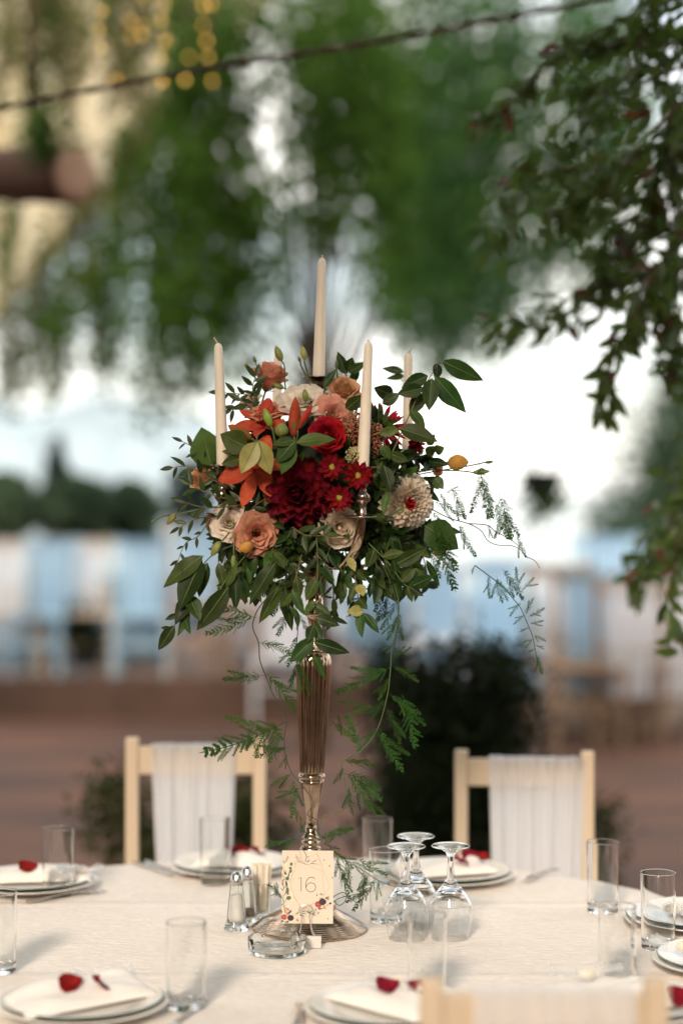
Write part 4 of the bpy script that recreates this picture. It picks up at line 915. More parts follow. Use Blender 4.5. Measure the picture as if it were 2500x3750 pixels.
sprig('dark green leaves on a branch reaching out to the upper right', [(1420,1690,3.84),(1480,1560,3.85),(1530,1450,3.86),(1580,1370,3.86),(1612,1308,3.86)], woody=True,
      explicit=[(1618,1322,1767,1396,'big',3.86,1.0),(1600,1330,1598,1390,'big',3.87,1.3),(1566,1375,1470,1420,'big',3.86,1.1),(1550,1422,1455,1442,'big',3.85,1.2),(1580,1385,1570,1500,'big',3.84,1.15),(1590,1378,1702,1508,'big',3.85,.95),(1600,1395,1685,1500,'mid',3.87,1.1),(1548,1440,1500,1520,'big',3.88,1.2),(1500,1500,1560,1568,'mid',3.84,1.1),(1460,1568,1602,1610,'mid',3.83,1.0),(1455,1572,1385,1590,'mid',3.83,1.2)], name='leafy_branch')
sprig('two thin leaves behind the right back candle', [(1500,1420,4.1),(1450,1370,4.1)], explicit=[(1478,1362,1398,1345,'big',4.1,.9),(1480,1375,1420,1386,'big',4.1,.8)], name='leaf_sprig')
sprig('dark serrated leaves standing up left of the front candle', [(1262,1420,3.97),(1268,1370,3.96),(1272,1340,3.95)], explicit=[(1268,1372,1235,1288,'big',3.95,1.0),(1275,1365,1336,1328,'big',3.94,1.2),(1272,1360,1290,1310,'big',3.95,1.6),(1285,1400,1312,1352,'big',3.96,1.5),(1185,1420,1228,1348,'big',3.93,.9)], name='leaf_cluster')
sprig('dark leaf behind the yellow peach rose', [(1330,1500,3.93),(1300,1470,3.92)], explicit=[(1265,1500,1330,1448,'big',3.87,1.2),(1440,1450,1370,1420,'big',3.98,1.5),(1400,1480,1460,1440,'big',3.97,1.6)], name='leaf_cluster')
sprig('drooping leaves around the white dahlia stem', [(1370,1720,3.82),(1400,1740,3.80)], explicit=[(1405,1705,1435,1800,'big',3.79,1.2),(1400,1690,1360,1760,'big',3.82,.7),(1425,1660,1495,1690,'mid',3.82,1.2),(1395,1630,1430,1680,'mid',3.81,1.5),(1420,1800,1400,1880,'mid',3.81,.8)], name='leaf_cluster')
sprig('broad dark leaf at the right below the white dahlia', [(1540,1920,3.9),(1570,1930,3.89)], explicit=[(1555,1925,1680,2010,'round',3.88,1.1),(1590,1910,1620,1990,'mid',3.87,.6),(1600,1930,1688,1952,'big',3.9,.8)], name='broad_leaf')
sprig('round small leaves at the right beside the red chrysanthemum', [(1520,1680,3.9),(1570,1660,3.89),(1615,1640,3.89)], explicit=[(1560,1665,1595,1635,'round',3.88,1.1),(1590,1652,1625,1640,'round',3.88,1.3),(1565,1630,1590,1590,'round',3.9,1.0),(1570,1690,1640,1700,'big',3.9,1.0),(1590,1750,1622,1790,'round',3.9,1.1),(1545,1780,1608,1838,'big',3.88,.8)], name='leaf_sprig')

sprig('drooping stem of large leaves, longest at the lower left', [(880,1985,3.86),(770,2040,3.82),(700,2140,3.81),(655,2260,3.81),(612,2340,3.81)], explicit=[(745,2035,592,2140,'big',3.8,.95),(740,2050,650,2230,'big',3.8,1.05),(760,2060,725,2185,'big',3.81,.9),(700,2170,640,2280,'big',3.81,1.1),(690,2180,735,2270,'big',3.8,1.2),(670,2240,690,2320,'big',3.81,1.1),(650,2250,605,2270,'big',3.81,1.0),(640,2290,578,2382,'big',3.8,.95),(625,2300,590,2300,'big',3.82,1.2),(690,2230,655,2330,'big',3.82,.7)], name='leaf_sprig')
sprig('drooping leafy stem second from the lower left', [(920,2010,3.85),(830,2120,3.8),(780,2220,3.8),(745,2300,3.8)], explicit=[(850,2110,800,2240,'big',3.81,.8),(835,2150,722,2312,'big',3.79,.85),(830,2150,870,2060,'mid',3.8,.7),(815,2190,805,2255,'big',3.8,1.2),(860,2100,865,2230,'big',3.81,.8),(800,2060,820,2150,'big',3.84,1.0)], name='leaf_sprig')
sprig('long dark leaves hanging left of the stem', [(1010,2010,3.85),(980,2100,3.82),(950,2180,3.82)], explicit=[(1010,2060,905,2205,'big',3.81,.85),(940,2040,905,2140,'big',3.84,.8),(1030,2120,960,2290,'big',3.82,.8),(1045,2150,1060,2310,'big',3.82,.8),(1000,2020,1045,2080,'mid',3.8,1.2),(905,2080,920,2140,'big',3.82,.9)], name='leaf_sprig')
sprig('hanging leaf stem in front of the stem, left one of two', [(1105,2030,3.82),(1090,2090,3.79),(1068,2170,3.79),(1060,2230,3.79)], explicit=[(1085,2110,1098,2190,'big',3.79,1.1),(1068,2170,1028,2225,'mid',3.78,1.1),(1070,2160,1112,2250,'big',3.79,.9),(1062,2220,1092,2262,'mid',3.78,1.1),(1080,2230,1096,2295,'big',3.79,.9),(1050,2070,1000,2020,'mid',3.8,1.1)], woody=True, name='leaf_sprig')
sprig('hanging leaf stem in front of the stem, right one of two', [(1158,2010,3.82),(1162,2110,3.78),(1150,2260,3.77),(1146,2380,3.77),(1150,2440,3.77)], woody=True, explicit=[(1160,2120,1118,2200,'big',3.77,1.2),(1160,2125,1185,2180,'big',3.78,1.1),(1152,2200,1110,2250,'mid',3.76,1.0),(1150,2215,1210,2250,'big',3.77,1.1),(1152,2260,1242,2288,'big',3.76,1.25),(1148,2290,1125,2350,'big',3.77,1.2),(1148,2340,1060,2425,'big',3.76,1.05),(1148,2350,1278,2392,'big',3.76,.95),(1148,2395,1190,2490,'mid',3.76,.7),(1148,2280,1180,2350,'big',3.78,1.0)], name='leaf_sprig')
sprig('hanging leaf stem with two yellow leaves right of the stem', [(1285,2040,3.82),(1300,2120,3.79),(1312,2200,3.79),(1320,2270,3.79)], woody=True, explicit=[(1295,2080,1262,2120,'big',3.79,1.2),(1300,2090,1340,2130,'big',3.79,1.2),(1305,2130,1280,2200,'big',3.8,1.0),(1312,2140,1330,2180,'yellow',3.78,1.6),(1330,2235,1272,2240,'yellow',3.78,1.4),(1312,2190,1342,2230,'big',3.79,1.2),(1318,2240,1318,2330,'big',3.78,1.0),(1328,2245,1390,2312,'big',3.78,1.0),(1315,2200,1290,2225,'small',3.79,1.0),(1275,2040,1300,2090,'yellow',3.79,1.0)], name='leaf_sprig')
sprig('dark branch with oval leaves at the lower right', [(1350,1990,3.84),(1420,2060,3.81),(1480,2140,3.81),(1520,2150,3.81)], explicit=[(1370,2010,1350,2080,'big',3.8,1.2),(1400,2040,1480,2020,'big',3.81,1.0),(1440,2070,1560,2010,'big',3.81,.9),(1470,2130,1520,2080,'mid',3.8,1.2),(1510,2145,1582,2112,'big',3.79,1.2),(1500,2150,1548,2182,'big',3.79,1.0),(1490,2150,1510,2205,'big',3.79,1.0),(1500,2145,1530,2105,'big',3.8,1.3),(1450,2100,1440,2050,'big',3.81,1.2),(1520,2080,1560,2140,'mid',3.82,.8)], name='leaf_sprig')
sprig('long narrow leaves trailing down at the lower right', [(1380,2030,3.88),(1420,2110,3.87),(1450,2200,3.87)], explicit=[(1370,2110,1442,2210,'big',3.87,.7),(1360,2130,1352,2190,'big',3.88,.9),(1440,2080,1460,2200,'big',3.88,.8),(1560,2050,1610,2150,'big',3.88,.6),(1425,2120,1430,2190,'big',3.89,.8)], name='leaf_sprig')
k_ = 0
for lab, st, kd, ls, stp in (
  ('sprig of small dark leaves sticking out left of the left cup', [(840,1790,3.88),(750,1740,3.86),(690,1708,3.86),(635,1712,3.86)],'small',.034,3),
  ('sprig of small narrow leaves under the left cup', [(960,1830,3.85),(860,1832,3.84),(760,1805,3.83),(700,1775,3.83)],'small',.036,2),
  ('sprig of small leaves pointing left above the white bloom', [(880,1850,3.84),(760,1860,3.82),(680,1840,3.82)],'small',.034,2),
  ('sprig of small leaves between the white bloom and the dark dahlia', [(900,1890,3.84),(930,1855,3.83),(975,1825,3.83)],'small',.034,2),
  ('small leaved twig beside the left candle at the top', [(930,1500,3.94),(915,1450,3.93),(870,1442,3.92),(815,1438,3.92)],'small',.030,2),
  ('small leaved twig below the flat coral bloom at the left', [(940,1520,3.92),(890,1470,3.91),(870,1490,3.91),(850,1500,3.91)],'small',.034,3),
  ('small upright leaf twig left of the top coral bloom', [(935,1460,3.93),(925,1420,3.93),(935,1380,3.93)],'small',.034,2),
  ('small dark leaves sticking out left of the large round leaf', [(760,1690,3.93),(710,1640,3.93),(670,1618,3.93)],'small',.026,3),
  ('curly dark trailing twig at the left edge', [(780,1880,3.86),(730,1960,3.85),(680,1990,3.85),(650,2060,3.85)],'small',.022,2),
  ('small leaved twig trailing below the left buds', [(800,1890,3.86),(720,1900,3.85),(660,1930,3.85)],'small',.028,2),
  ('short twig with narrow leaves below the dark dahlia', [(1070,1930,3.81),(1120,1960,3.79),(1190,1960,3.79)],'small',.036,2),
  ('twig of narrow dark leaves below the cream rose at the left', [(1150,1920,3.82),(1160,1990,3.79),(1165,2080,3.79)],'narrow',.045,2),
  ('twig of narrow dark leaves hanging beside the stem', [(1210,2000,3.83),(1190,2060,3.81),(1185,2110,3.81)],'narrow',.04,2)):
    sprig(lab, st, kd, ls, step=stp, start=.1, name='small_leaf_twig', woody=(kd=='small'))

# filler foliage packed between blooms
for i in range(150):
    a = rnd.random()*2*PI; q = math.sqrt(rnd.random())*.98
    px, py = 1175+380*q*math.cos(a), 1775+(330 if math.sin(a) > 0 else 280)*q*math.sin(a)
    if i >= 95: px, py = (rnd.uniform(850,1120) if i%2 else rnd.uniform(1200,1560)), rnd.uniform(1920,2010)
    if abs(px-1160) < 55 and py > 1970: continue
    dp = rnd.uniform(.045,.085) if i < 95 else rnd.uniform(.0,.06)
    p = surf(px,py,1.0,-dp); dirx = (p-BC); dirx.y *= .6
    e = p+dirx.normalized()*.03+Vector((0,-.005,-.012))
    if py > 1960: e = e+Vector((0,0,-.05))
    pts = [BC.lerp(p,.45), p, e]
    t = thing('filler_sprig', pts[0], 'small dark green leaf sprig packed between the blooms', 'foliage', 'filler leaves between the blooms')
    sp_ = smooth_path(pts,4); b = MB(); b.tube([x-pts[0] for x in sp_], .0013, 4); obj('stem', b.mesh('stem', M['stem']), t)
    kd = rnd.choice(['big','big','small','mid'])
    for j in range(3,len(sp_)):
        for s_ in (1,-1):
            d = (sp_[j]-sp_[j-1]).normalized()*.6+rv(.8)
            leaf_obj(t, kd, sp_[j], d, facing(sp_[j],.5)+rv(.5), rnd.uniform(.03,.048), None, False)

# ------------------------------------------------------------------ asparagus fern
def frond_mesh(seed, npin=12, needle=.036, dens=11, wid=.27):
    r_ = random.Random(seed); v = []; f = []
    def quad(p, d, L, wdt, up):
        s = d.cross(up); s = s.normalized() if s.length > 1e-6 else Vector((0,1,0)); o_ = len(v)
        v.extend([p-s*wdt*.5, p+d*L*.55-s*wdt*.5, p+d*L, p+d*L*.55+s*wdt*.5, p+s*wdt*.5]); f.append((o_,o_+1,o_+2,o_+3,o_+4))
    def spine(p, q, wdt): quad(p, (q-p).normalized(), (q-p).length, wdt, Vector((0,0,1)))
    cur = lambda u: Vector((u, .05*math.sin(u*3+seed), -.12*u*u))
    for i in range(10): spine(cur(i/10), cur((i+1.3)/10), .010)
    for i in range(npin):
        u = .10+.88*i/npin
        for s in (-1,1):
            L = wid*math.sin(PI*(.18+.80*u))**.8*r_.uniform(.45,1.2)*(1.1-.4*u)
            p = cur(u); d = Vector((.8+r_.uniform(-.2,.2),s*(.6+r_.uniform(-.3,.3)),r_.uniform(-.5,.3))).normalized()
            spine(p, p+d*L, .006)
            for k in range(dens):
                w_ = (k+.6)/dens; pp = p+d*L*w_
                for s2 in (-1,1):
                    e = d.cross(Vector((0,0,1)))*s2
                    dd = (d*.75+e*.8+Vector((0,0,r_.uniform(-.6,.6)))).normalized()
                    quad(pp, dd, needle*r_.uniform(.7,1.2)*(1.15-.55*w_), .0075, Vector((r_.uniform(-.4,.4),r_.uniform(-.4,.4),1)))
    return mesh_from('frond', v, f, M['fern'], False)
FR = [frond_mesh(i) for i in range(4)]
FRS = [frond_mesh(20+i, 13, .055, 7, .19) for i in range(3)]
def fern(label, stem, fronds, r=.0011, mat_='wire', slim=False, name='fern_spray'):
    pts = smooth_path([P(*q) for q in stem], 6); t = thing(name, pts[0], label, 'fern', 'fern sprays in the arrangement')
    b = MB(); b.tube([q-pts[0] for q in pts], [r*(1-.4*i/len(pts)) for i in range(len(pts))], 5); obj('stem', b.mesh('stem', M[mat_]), t)
    for fr_ in fronds:
        bx,by,tx,ty = fr_[:4]; D = fr_[4] if len(fr_) > 4 else stem[len(stem)//2][2]; wd = fr_[5] if len(fr_) > 5 else 1
        a = P(bx,by,D); c_ = P(tx,ty,D+rnd.uniform(-.02,.02)); d = c_-a; L = d.length
        fs = FRS if wd < .7 else FR
        put('frond', fs[rnd.randrange(len(fs))], t, frame(a, d+Vector((0,0,.06*L)), Vector((rnd.uniform(-.4,.4),-1,rnd.uniform(0,.6))), L, L*(wd if wd >= .7 else 1)))
        q = rnd.uniform(.25,.6); sd_ = d.cross(Vector((0,-1,0))).normalized()*rnd.choice((-1,1))
        put('frond', FRS[rnd.randrange(len(FRS))], t, frame(a+d*q*.6, d+sd_*L*rnd.uniform(.3,.7)+Vector((0,rnd.uniform(-.2,.2)*L,0)), Vector((rnd.uniform(-.4,.4),-1,rnd.uniform(0,.6))), L*rnd.uniform(.45,.7)))
    return t
Z5 = lambda x,y: (700+x/1.742, 2300+y/1.742)
Z4 = lambda x,y: (1100+x/1.742, 1800+y/1.742)
def zz_(fn, l, D): return [(*fn(x,y), D) for x,y in l]
def zf(fn, l, D): return [(*fn(a,b_), *fn(c_,d_), D, (e[0] if e else 1)) for (a,b_,c_,d_,*e) in l]
fern('long dark curling vine hanging left of the stem with thin ferns', zz_(Z5,[(700,-420),(560,-270),(440,-140),(395,-40),(400,20),(430,95),(440,210),(490,340),(530,440),(600,530),(610,600),(595,680),(600,800),(640,920),(720,1020)],3.80)+[(*Z5(770,1090),3.86),(*Z5(768,1140),3.93),(*Z5(740,1190),3.95),(*Z5(800,1225),3.95),(*Z5(810,1290),3.96)],
     zf(Z5,[(460,290,190,345,.6),(470,300,670,540),(420,-80,90,-120),(380,-60,80,40),(430,92,640,180),(640,150,560,230,.6),(600,598,50,815,1.1),(480,610,590,720),(560,640,500,870),(350,640,430,810,.8),(620,760,400,850,.8),(610,800,560,900,.8),(640,920,510,1020,.9),(650,950,640,1230,.8),(700,1010,540,1110,.7),(480,620,410,830,.8)],3.80), r=.0013)
fern('fine dark fern hanging behind the leaves left of the stem', zz_(Z5,[(640,-560),(600,-400),(660,-180),(680,-20),(670,140),(680,300)],3.90), zf(Z5,[(560,-460,420,-330),(600,-420,720,-300),(620,-320,440,-180),(640,-250,520,-60),(660,-150,560,60),(670,-100,740,40),(680,40,620,260),(690,180,700,420,.8),(690,160,640,380,.8),(700,260,760,440,.7)],3.90), slim=True)
fern('feathery green fern hanging right of the stem, thick fronds', zz_(Z5,[(1180,-560),(1240,-420),(1320,-180),(1310,0),(1280,130),(1270,260),(1250,430),(1180,660),(1060,800),(965,850),(970,940),(990,1080),(960,1170),(840,1200),(820,1290)],3.88),
     zf(Z5,[(1270,230,920,440,.9),(1280,250,1460,350,.8),(1270,300,1180,470,.8),(1260,420,1470,560,.9),(1330,430,1440,780,1.0),(1250,450,1110,560,.9),(1240,500,1330,750,.9),(1190,620,1100,760,.9),(1200,640,1360,925,.9),(1180,660,1250,800,.8),(960,700,930,560,.8),(960,700,1060,610,.8),(965,850,1190,890,.9),(970,880,910,1000,.8),(980,930,1210,1040,1.1),(990,960,1220,1100,1.1),(1010,980,1150,1180,1.0),(1000,1000,1040,1200,.8),(1090,1090,1240,1190,.9),(1180,500,930,480,.7),(1100,800,960,560,.6),(1290,200,1400,120,.8)],3.88), r=.0014, mat_='stem')
fern('dark trailing twig with fine fern hanging below the right leaves', zz_(Z4,[(480,380),(520,520),(610,700),(625,830),(600,960),(605,1060),(580,1100)],3.95), zf(Z4,[(520,520,470,780,.9),(560,600,480,860,.9),(600,690,520,900,.9),(620,780,540,960,.9),(620,760,660,960,.6),(600,960,520,1040,.6),(560,560,620,720,.7)],3.95))
fern('thin fern spray trailing far out to the lower right', zz_(Z4,[(830,110),(950,170),(1070,205),(1150,250),(1190,310),(1250,340),(1340,345),(1400,370),(1430,410),(1490,440),(1525,490)],3.86), zf(Z4,[(840,60,1060,180,.7),(830,120,950,330,.8),(880,0,990,150,.8),(930,20,1010,-40,.6),(950,-20,1060,180,.6),(1000,200,1130,420,.6),(860,280,1000,640,1.0),(860,220,1010,520,1.0),(820,300,900,560,.8)],3.86))
fern('second thin branch of fern above the lower right spray', zz_(Z4,[(1070,205),(1190,215),(1240,255),(1310,290),(1370,330),(1400,360)],3.87), zf(Z4,[(1190,215,1230,300,.6),(1120,-180,1235,180,.6),(1150,-60,1230,180,.5),(1240,60,1330,310,.6),(1250,20,1350,320,.5),(1300,130,1340,310,.5),(1370,280,1450,420,.5)],3.87))
fern('long drooping feathery fern at the far right of the arrangement', zz_(Z4,[(1110,470),(1190,530),(1280,600),(1360,690),(1400,740),(1440,830),(1480,930),(1500,1040),(1530,1160)],3.87), zf(Z4,[(1190,530,1210,690,.8),(1250,540,1290,720,.9),(1270,560,1320,700,.9),(1280,500,1440,690,.6),(1410,640,1490,540,.7),(1400,700,1340,800,.8),(1400,640,1370,480,.6),(1430,780,1350,850,.8),(1440,790,1480,670,.9),(1450,800,1560,740,1.0),(1460,850,1550,820,1.0),(1460,860,1400,900,.8),(1480,920,1560,960,1.0),(1480,930,1430,1000,.9),(1490,980,1555,1010,.8),(1495,1000,1450,1030,.8),(1500,1040,1535,1170,.9),(1110,470,1095,530,.5)],3.87))
Z6 = lambda x,y: (700+x/2.24, 2900+y/2.24)
fern('wiry fern arching right around the candelabrum foot', zz_(Z6,[(930,410),(1010,450),(1070,470),(1150,480),(1280,570),(1400,640),(1560,740),(1700,780),(1760,775)],3.90), zf(Z6,[(1150,480,1330,640,.8),(1200,520,1180,700,.8),(1260,560,1310,760,.9),(1300,580,1500,660,.9),(1330,600,1230,720,.8),(1400,640,1420,860,.9),(1450,680,1380,900,.9),(1500,700,1330,1000,.9),(1540,730,1520,900,.8),(1350,560,1620,700,.8),(1180,560,1300,880,.8)],3.90), r=.001)
fern('wiry green fern spread left around the candelabrum foot', zz_(Z6,[(1060,400),(960,350),(870,370),(780,400),(700,440),(600,455)],3.93), zf(Z6,[(870,370,700,450,.8),(830,390,780,480,.6),(900,350,890,200,.7),(960,350,900,280,.6),(780,400,600,455,.7),(1050,400,1330,300,.5),(1060,380,1010,300,.6),(1080,440,1170,380,.6),(870,260,840,120,.7),(1190,330,1340,300,.5),(1100,430,1230,480,.7)],3.93), r=.001)
fern('small fern tip left of the table number card', zz_(Z6,[(760,900),(720,830),(680,780),(620,770)],3.93), zf(Z6,[(740,860,620,770,.6),(720,830,650,860,.6),(720,820,690,740,.6)],3.93))
fern('thin looping tendril right of the table number card', zz_(Z6,[(1150,870),(1200,840),(1250,825),(1275,860),(1250,910),(1210,930),(1180,900),(1220,870),(1300,850),(1370,840),(1410,860),(1400,895),(1360,905),(1310,880),(1240,850)],3.87), [], r=.0009)

# ------------------------------------------------------------------ glassware
def tumbler_mesh(R=.0355, h=.153):
    b = MB(); b.lathe([(0,.0008),(R*.86,.0),(R*.93,.002),(R*.945,.006),(R*.965,h*.4),(R,h-.001),(R-.0004,h+.0004),(R-.0014,h+.0004),(R-.0019,h-.001),(R*.965-.0019,h*.4),(R*.93-.0018,.022),(R*.84,.0165),(R*.4,.0150),(0,.0148)], 48, hold=.0005); return b.mesh('tumbler', M['thin_glass'])
TM = tumbler_mesh()
for (px,D,lab) in ((213,4.335,'tall clear tumbler at the left beside the leftmost plate'),(787,4.468,'tall clear tumbler before the back left plate'),(1381,4.465,'tall clear tumbler at the back before the dark bush'),
     (1412,4.08,'tall clear tumbler behind the upturned wine glasses'),(2205,4.17,'tall clear tumbler at the right by the table edge'),(2408,3.835,'tall clear tumbler at the right in front of a plate'),
     (2258,3.523,'tall clear tumbler behind the near foreground chair'),(682,3.392,'tall clear tumbler at the front left beside the plate'),(-5,3.646,'tall clear tumbler cut off by the left picture edge'),(1563,3.444,'tall clear tumbler at the front centre left of the near chair')):
    o = obj('tumbler_glass', TM, None, Matrix.Translation(((px-1250)/F*D, D, ZT+.0006))); tag(o, lab, 'glass', 'tumblers on the table')
def goblet():
    out = [(.0360,.0),(.0405,.020),(.0440,.042),(.0445,.055),(.0420,.070),(.0355,.086),(.0260,.099),(.0170,.108),(.0118,.116),(.0085,.128),(.0066,.145),(.0062,.158),(.0075,.168),(.0105,.175),(.0180,.1815),(.0300,.1858),(.0385,.1875),(.0397,.1890),(.0385,.1902),(.0250,.1908),(0,.1912)]
    inn = [(.0348,.0),(.0393,.020),(.0428,.042),(.0432,.055),(.0407,.069),(.0342,.083),(.0240,.0945),(.0120,.1005),(0,.102)]
    b = MB(); b.lathe(list(reversed(inn))+out, 48, hold=.0004); return b.mesh('goblet', M['thin_glass'])
GM = goblet()
for (px,D,lab) in ((1487,3.92,'upside down stemmed wine glass, left of the front two'),(1649,3.925,'upside down stemmed wine glass, right of the front two'),(1522,4.035,'upside down stemmed wine glass standing behind the other two')):
    o = obj('wine_glass', GM, None, Matrix.Translation(((px-1250)/F*D, D, ZT+.0008))); tag(o, lab, 'wine glass', 'upturned wine glasses')

# ashtray
p = P(1016,3490,3.796); t = thing('ashtray', (p.x,p.y,ZT), 'round clear glass ashtray in front of the number card', 'ashtray')
def notch_lathe():
    prof = [(0,.0),(.0515,.0),(.052,.0),(.057,.003),(.0573,.0035),(.0585,.012),(.0594,.0295),(.0595,.030),(.0585,.0325),(.058,.0326),(.054,.0326),(.0535,.0325),(.0525,.030),(.0524,.0295),(.0505,.0125),(.0503,.012),(.0465,.0087),(.046,.0085),(0,.0085)]
    n = 96; v = []; f = []
    for (r,z) in prof:
        for j in range(n):
            a = 2*PI*j/n
            dpt = max(0, 1-(min(abs((a-.62+PI/4)%(PI/2)-PI/4),1)/.13)**2)
            z2 = z-(.012*dpt if z > .025 else 0); v.append((r*math.cos(a), r*math.sin(a), z2))
    for i in range(len(prof)-1):
        for j in range(n): f.append((i*n+j,i*n+(j+1)%n,(i+1)*n+(j+1)%n,(i+1)*n+j))
    return mesh_from('bowl', v, f, M['glass'])
obj('bowl', notch_lathe(), t, Matrix.Translation((0,0,.0006)))

# salt and pepper, stick holder
def shaker(px, D, lab, fillm, fh):
    t = thing('salt_shaker', ((px-1250)/F*D, D, ZT+.0005), lab, 'shaker', 'shakers beside the candelabrum foot')
    m8 = lambda a,z: 1/max(math.cos(((a+PI/8)%(PI/4))-PI/8),.9)
    b = MB(); b.lathe([(0,.0),(.024,.0),(.0262,.003),(.0255,.008),(.0205,.020),(.0128,.098),(.0115,.100),(.0108,.098),(.0165,.024),(.0150,.014),(0,.012)], 32, mod=m8, hold=.0005); obj('glass_body', b.mesh('glass_body', M['glass']), t)
    b = MB(); b.lathe([(0,.0145),(.0143,.0155),(.0155,.024),(.0155-.0046*(fh-.024)/.074,fh),(0,fh+.002)], 20); obj('contents', b.mesh('contents', fillm), t)
    b = MB(); b.lathe([(.0134,.094),(.0138,.096),(.0138,.106),(.0128,.108),(.0118,.114),(.0075,.1205),(0,.1225)], 24); obj('cap', b.mesh('cap', M['steel']), t)
shaker(867,4.0,'glass salt shaker with a steel cap left of the candelabrum foot',M['salt'],.072)
shaker(906,4.058,'second glass shaker half hidden behind the salt shaker',mat('pepper',(.25,.2,.16),.9),.03)
D = 4.126; p = Vector(((952-1250)/F*D, D, ZT+.0005)); t = thing('toothpick_holder', p, 'small glass holding paper wrapped sticks left of the candelabrum', 'toothpick holder')
b = MB(); b.lathe([(0,.0),(.019,.0),(.0205,.002),(.0245,.072),(.0238,.073),(.0230,.072),(.019,.010),(0,.009)], 32, hold=.0005); obj('glass', b.mesh('glass', M['glass']), t)
bs = MB(); bs.box((0,0,.05),(.0085,.0016,.1)); stm = bs.mesh('paper_stick', M['paper_stick'], False)
for i in range(26):
    a = rnd.random()*6.28; q = .015*math.sqrt(rnd.random())
    o = obj('paper_stick', stm, t, Matrix.Translation((q*math.cos(a),q*math.sin(a),.0095+rnd.uniform(0,.006)))@Matrix.Rotation(rnd.uniform(-.06,.06),4,'X')@Matrix.Rotation(rnd.uniform(-.03,.03)+q*math.cos(a)*3,4,'Y')@Matrix.Rotation(rnd.uniform(-.9,.9),4,'Z'))

# ------------------------------------------------------------------ number card and clip
D = 3.858; cb = P(1125,3382,D); CW, CH = .1035, .1465
t = thing('number_card', cb, 'printed floral table card with the number 16', 'table card', None, (math.radians(-1.5),math.radians(.3),0))
b = MB(); b.box((0,0,CH/2),(CW,.0006,CH)); obj('paper', b.mesh('paper', M['card'], False), t)
U = CW/1190.0         # zoomed card pixels: x 175..1365, y 240..1985
cx = lambda x: (x-770)*U
cz = lambda y: (1985-y)*CH/1745.0
LAY = [0]
def pr_poly(name, pts, m):
    LAY[0] += 1; y = -.00035-.0000025*LAY[0]
    me = mesh_from(name, [(cx(a),y,cz(b_)) for a,b_ in pts], [tuple(range(len(pts)))], m, False); return obj(name, me, t)
def pr_line(name, pts, wpx, m):
    LAY[0] += 1; y = -.00035-.0000025*LAY[0]; v = []; f = []
    for i,(a,b_) in enumerate(pts):
        q0 = pts[max(i-1,0)]; q1 = pts[min(i+1,len(pts)-1)]; dx, dy = q1[0]-q0[0], q1[1]-q0[1]; L = math.hypot(dx,dy) or 1
        nx, ny = -dy/L*wpx/2, dx/L*wpx/2
        v += [(cx(a+nx),y,cz(b_+ny)),(cx(a-nx),y,cz(b_-ny))]
    for i in range(len(pts)-1): f.append((2*i,2*i+1,2*i+3,2*i+2))
    return obj(name, mesh_from(name, v, f, m, False), t)
def ell(x,y,rx,ry,ang=0,n=14,jit=0):
    return [(x+math.cos(ang)*rx*math.cos(q)*(1+rnd.uniform(-jit,jit))-math.sin(ang)*ry*math.sin(q), y+math.sin(ang)*rx*math.cos(q)+math.cos(ang)*ry*math.sin(q)*(1+rnd.uniform(-jit,jit))) for q in [2*PI*i/n for i in range(n)]]
def pleaf(x,y,L,W,ang,m):
    pts = [(0,0),(.3,.5),(.6,.45),(1,0),(.6,-.45),(.3,-.5)]
    return pr_poly('printed_leaf', [(x+L*a*math.cos(ang)-W*b_*math.sin(ang), y+L*a*math.sin(ang)+W*b_*math.cos(ang)) for a,b_ in pts], m)
# number 16 in thin strokes
pr_line('digit', [(555,908),(622,880),(622,1215)], 15, M['ink'])
six = [(945,915),(905,885),(850,876),(795,895),(755,945),(732,1030),(732,1110),(745,1165),(790,1210),(845,1228),(900,1215),(945,1170),(957,1118),(945,1062),(905,1022),(850,1010),(800,1025),(755,1070),(735,1120)]
six = [tuple(v_) [:2] for v_ in [(q.x,q.y) for q in smooth_path([Vector((a,b_,0)) for a,b_ in six],4)]]
pr_line('digit', six, 15, M['ink'])
for ln in ([(860,375),(985,300),(1105,585),(1155,1340)],[(980,300),(1075,545)],[(975,570),(1105,590),(1112,735),(790,600)],[(1140,700),(1280,1105),(1165,1310)],[(375,1085),(455,1325),(640,1640)],[(375,1085),(440,900)],[(440,1330),(630,1600)]):
    pr_line('printed_line', ln, 7, M['ink_gold'])
for i in range(34):   # eucalyptus and grasses down the left side
    y = 560+i*36; x = 215+40*math.sin(i*1.3)+rnd.uniform(-20,20)
    pleaf(x, y, rnd.uniform(60,110), rnd.uniform(14,26), rnd.uniform(-2.2,-.9), M[rnd.choice(['p_olive','p_olive','p_green'])])
for (x,y,rx,ry,a) in ((392,565,34,42,.3),(372,662,34,32,0),(255,790,36,30,.5),(300,910,44,48,.2),(335,1375,56,48,-.3),(305,1195,38,80,.1),(375,735,30,50,.4),(190,1930,34,28,0),(268,1955,26,16,0)): pr_poly('printed_leaf', ell(x,y,rx,ry,a), M['p_green'])
for (x,y,r_) in ((290,560,42),(235,590,34),(280,650,40),(225,670,32),(300,730,34)): pr_poly('printed_bloom', ell(x,y,r_,r_*.9,0,12,.1), M['p_cream'])
for i in range(9): pr_poly('printed_seed', ell(258+i*7+(12 if i%2 else -12),520-i*17,15,10,-.8,8), M['p_olive'])
for (x,y,L,W,a) in ((345,760,170,28,1.75),(290,1130,190,28,-1.75),(350,1260,80,26,2.6),(270,950,190,20,1.3)): pleaf(x,y,L,W,a,M['p_dark'])
pr_line('printed_stem', [(480,490),(500,620),(455,700),(430,830),(385,900),(370,1000),(330,1090),(390,1240),(430,1400),(385,1480),(300,1620)], 34, M['p_cream'])
pr_line('printed_stem', [(480,500),(490,620),(440,760),(390,900),(345,1040)], 9, M['p_olive'])
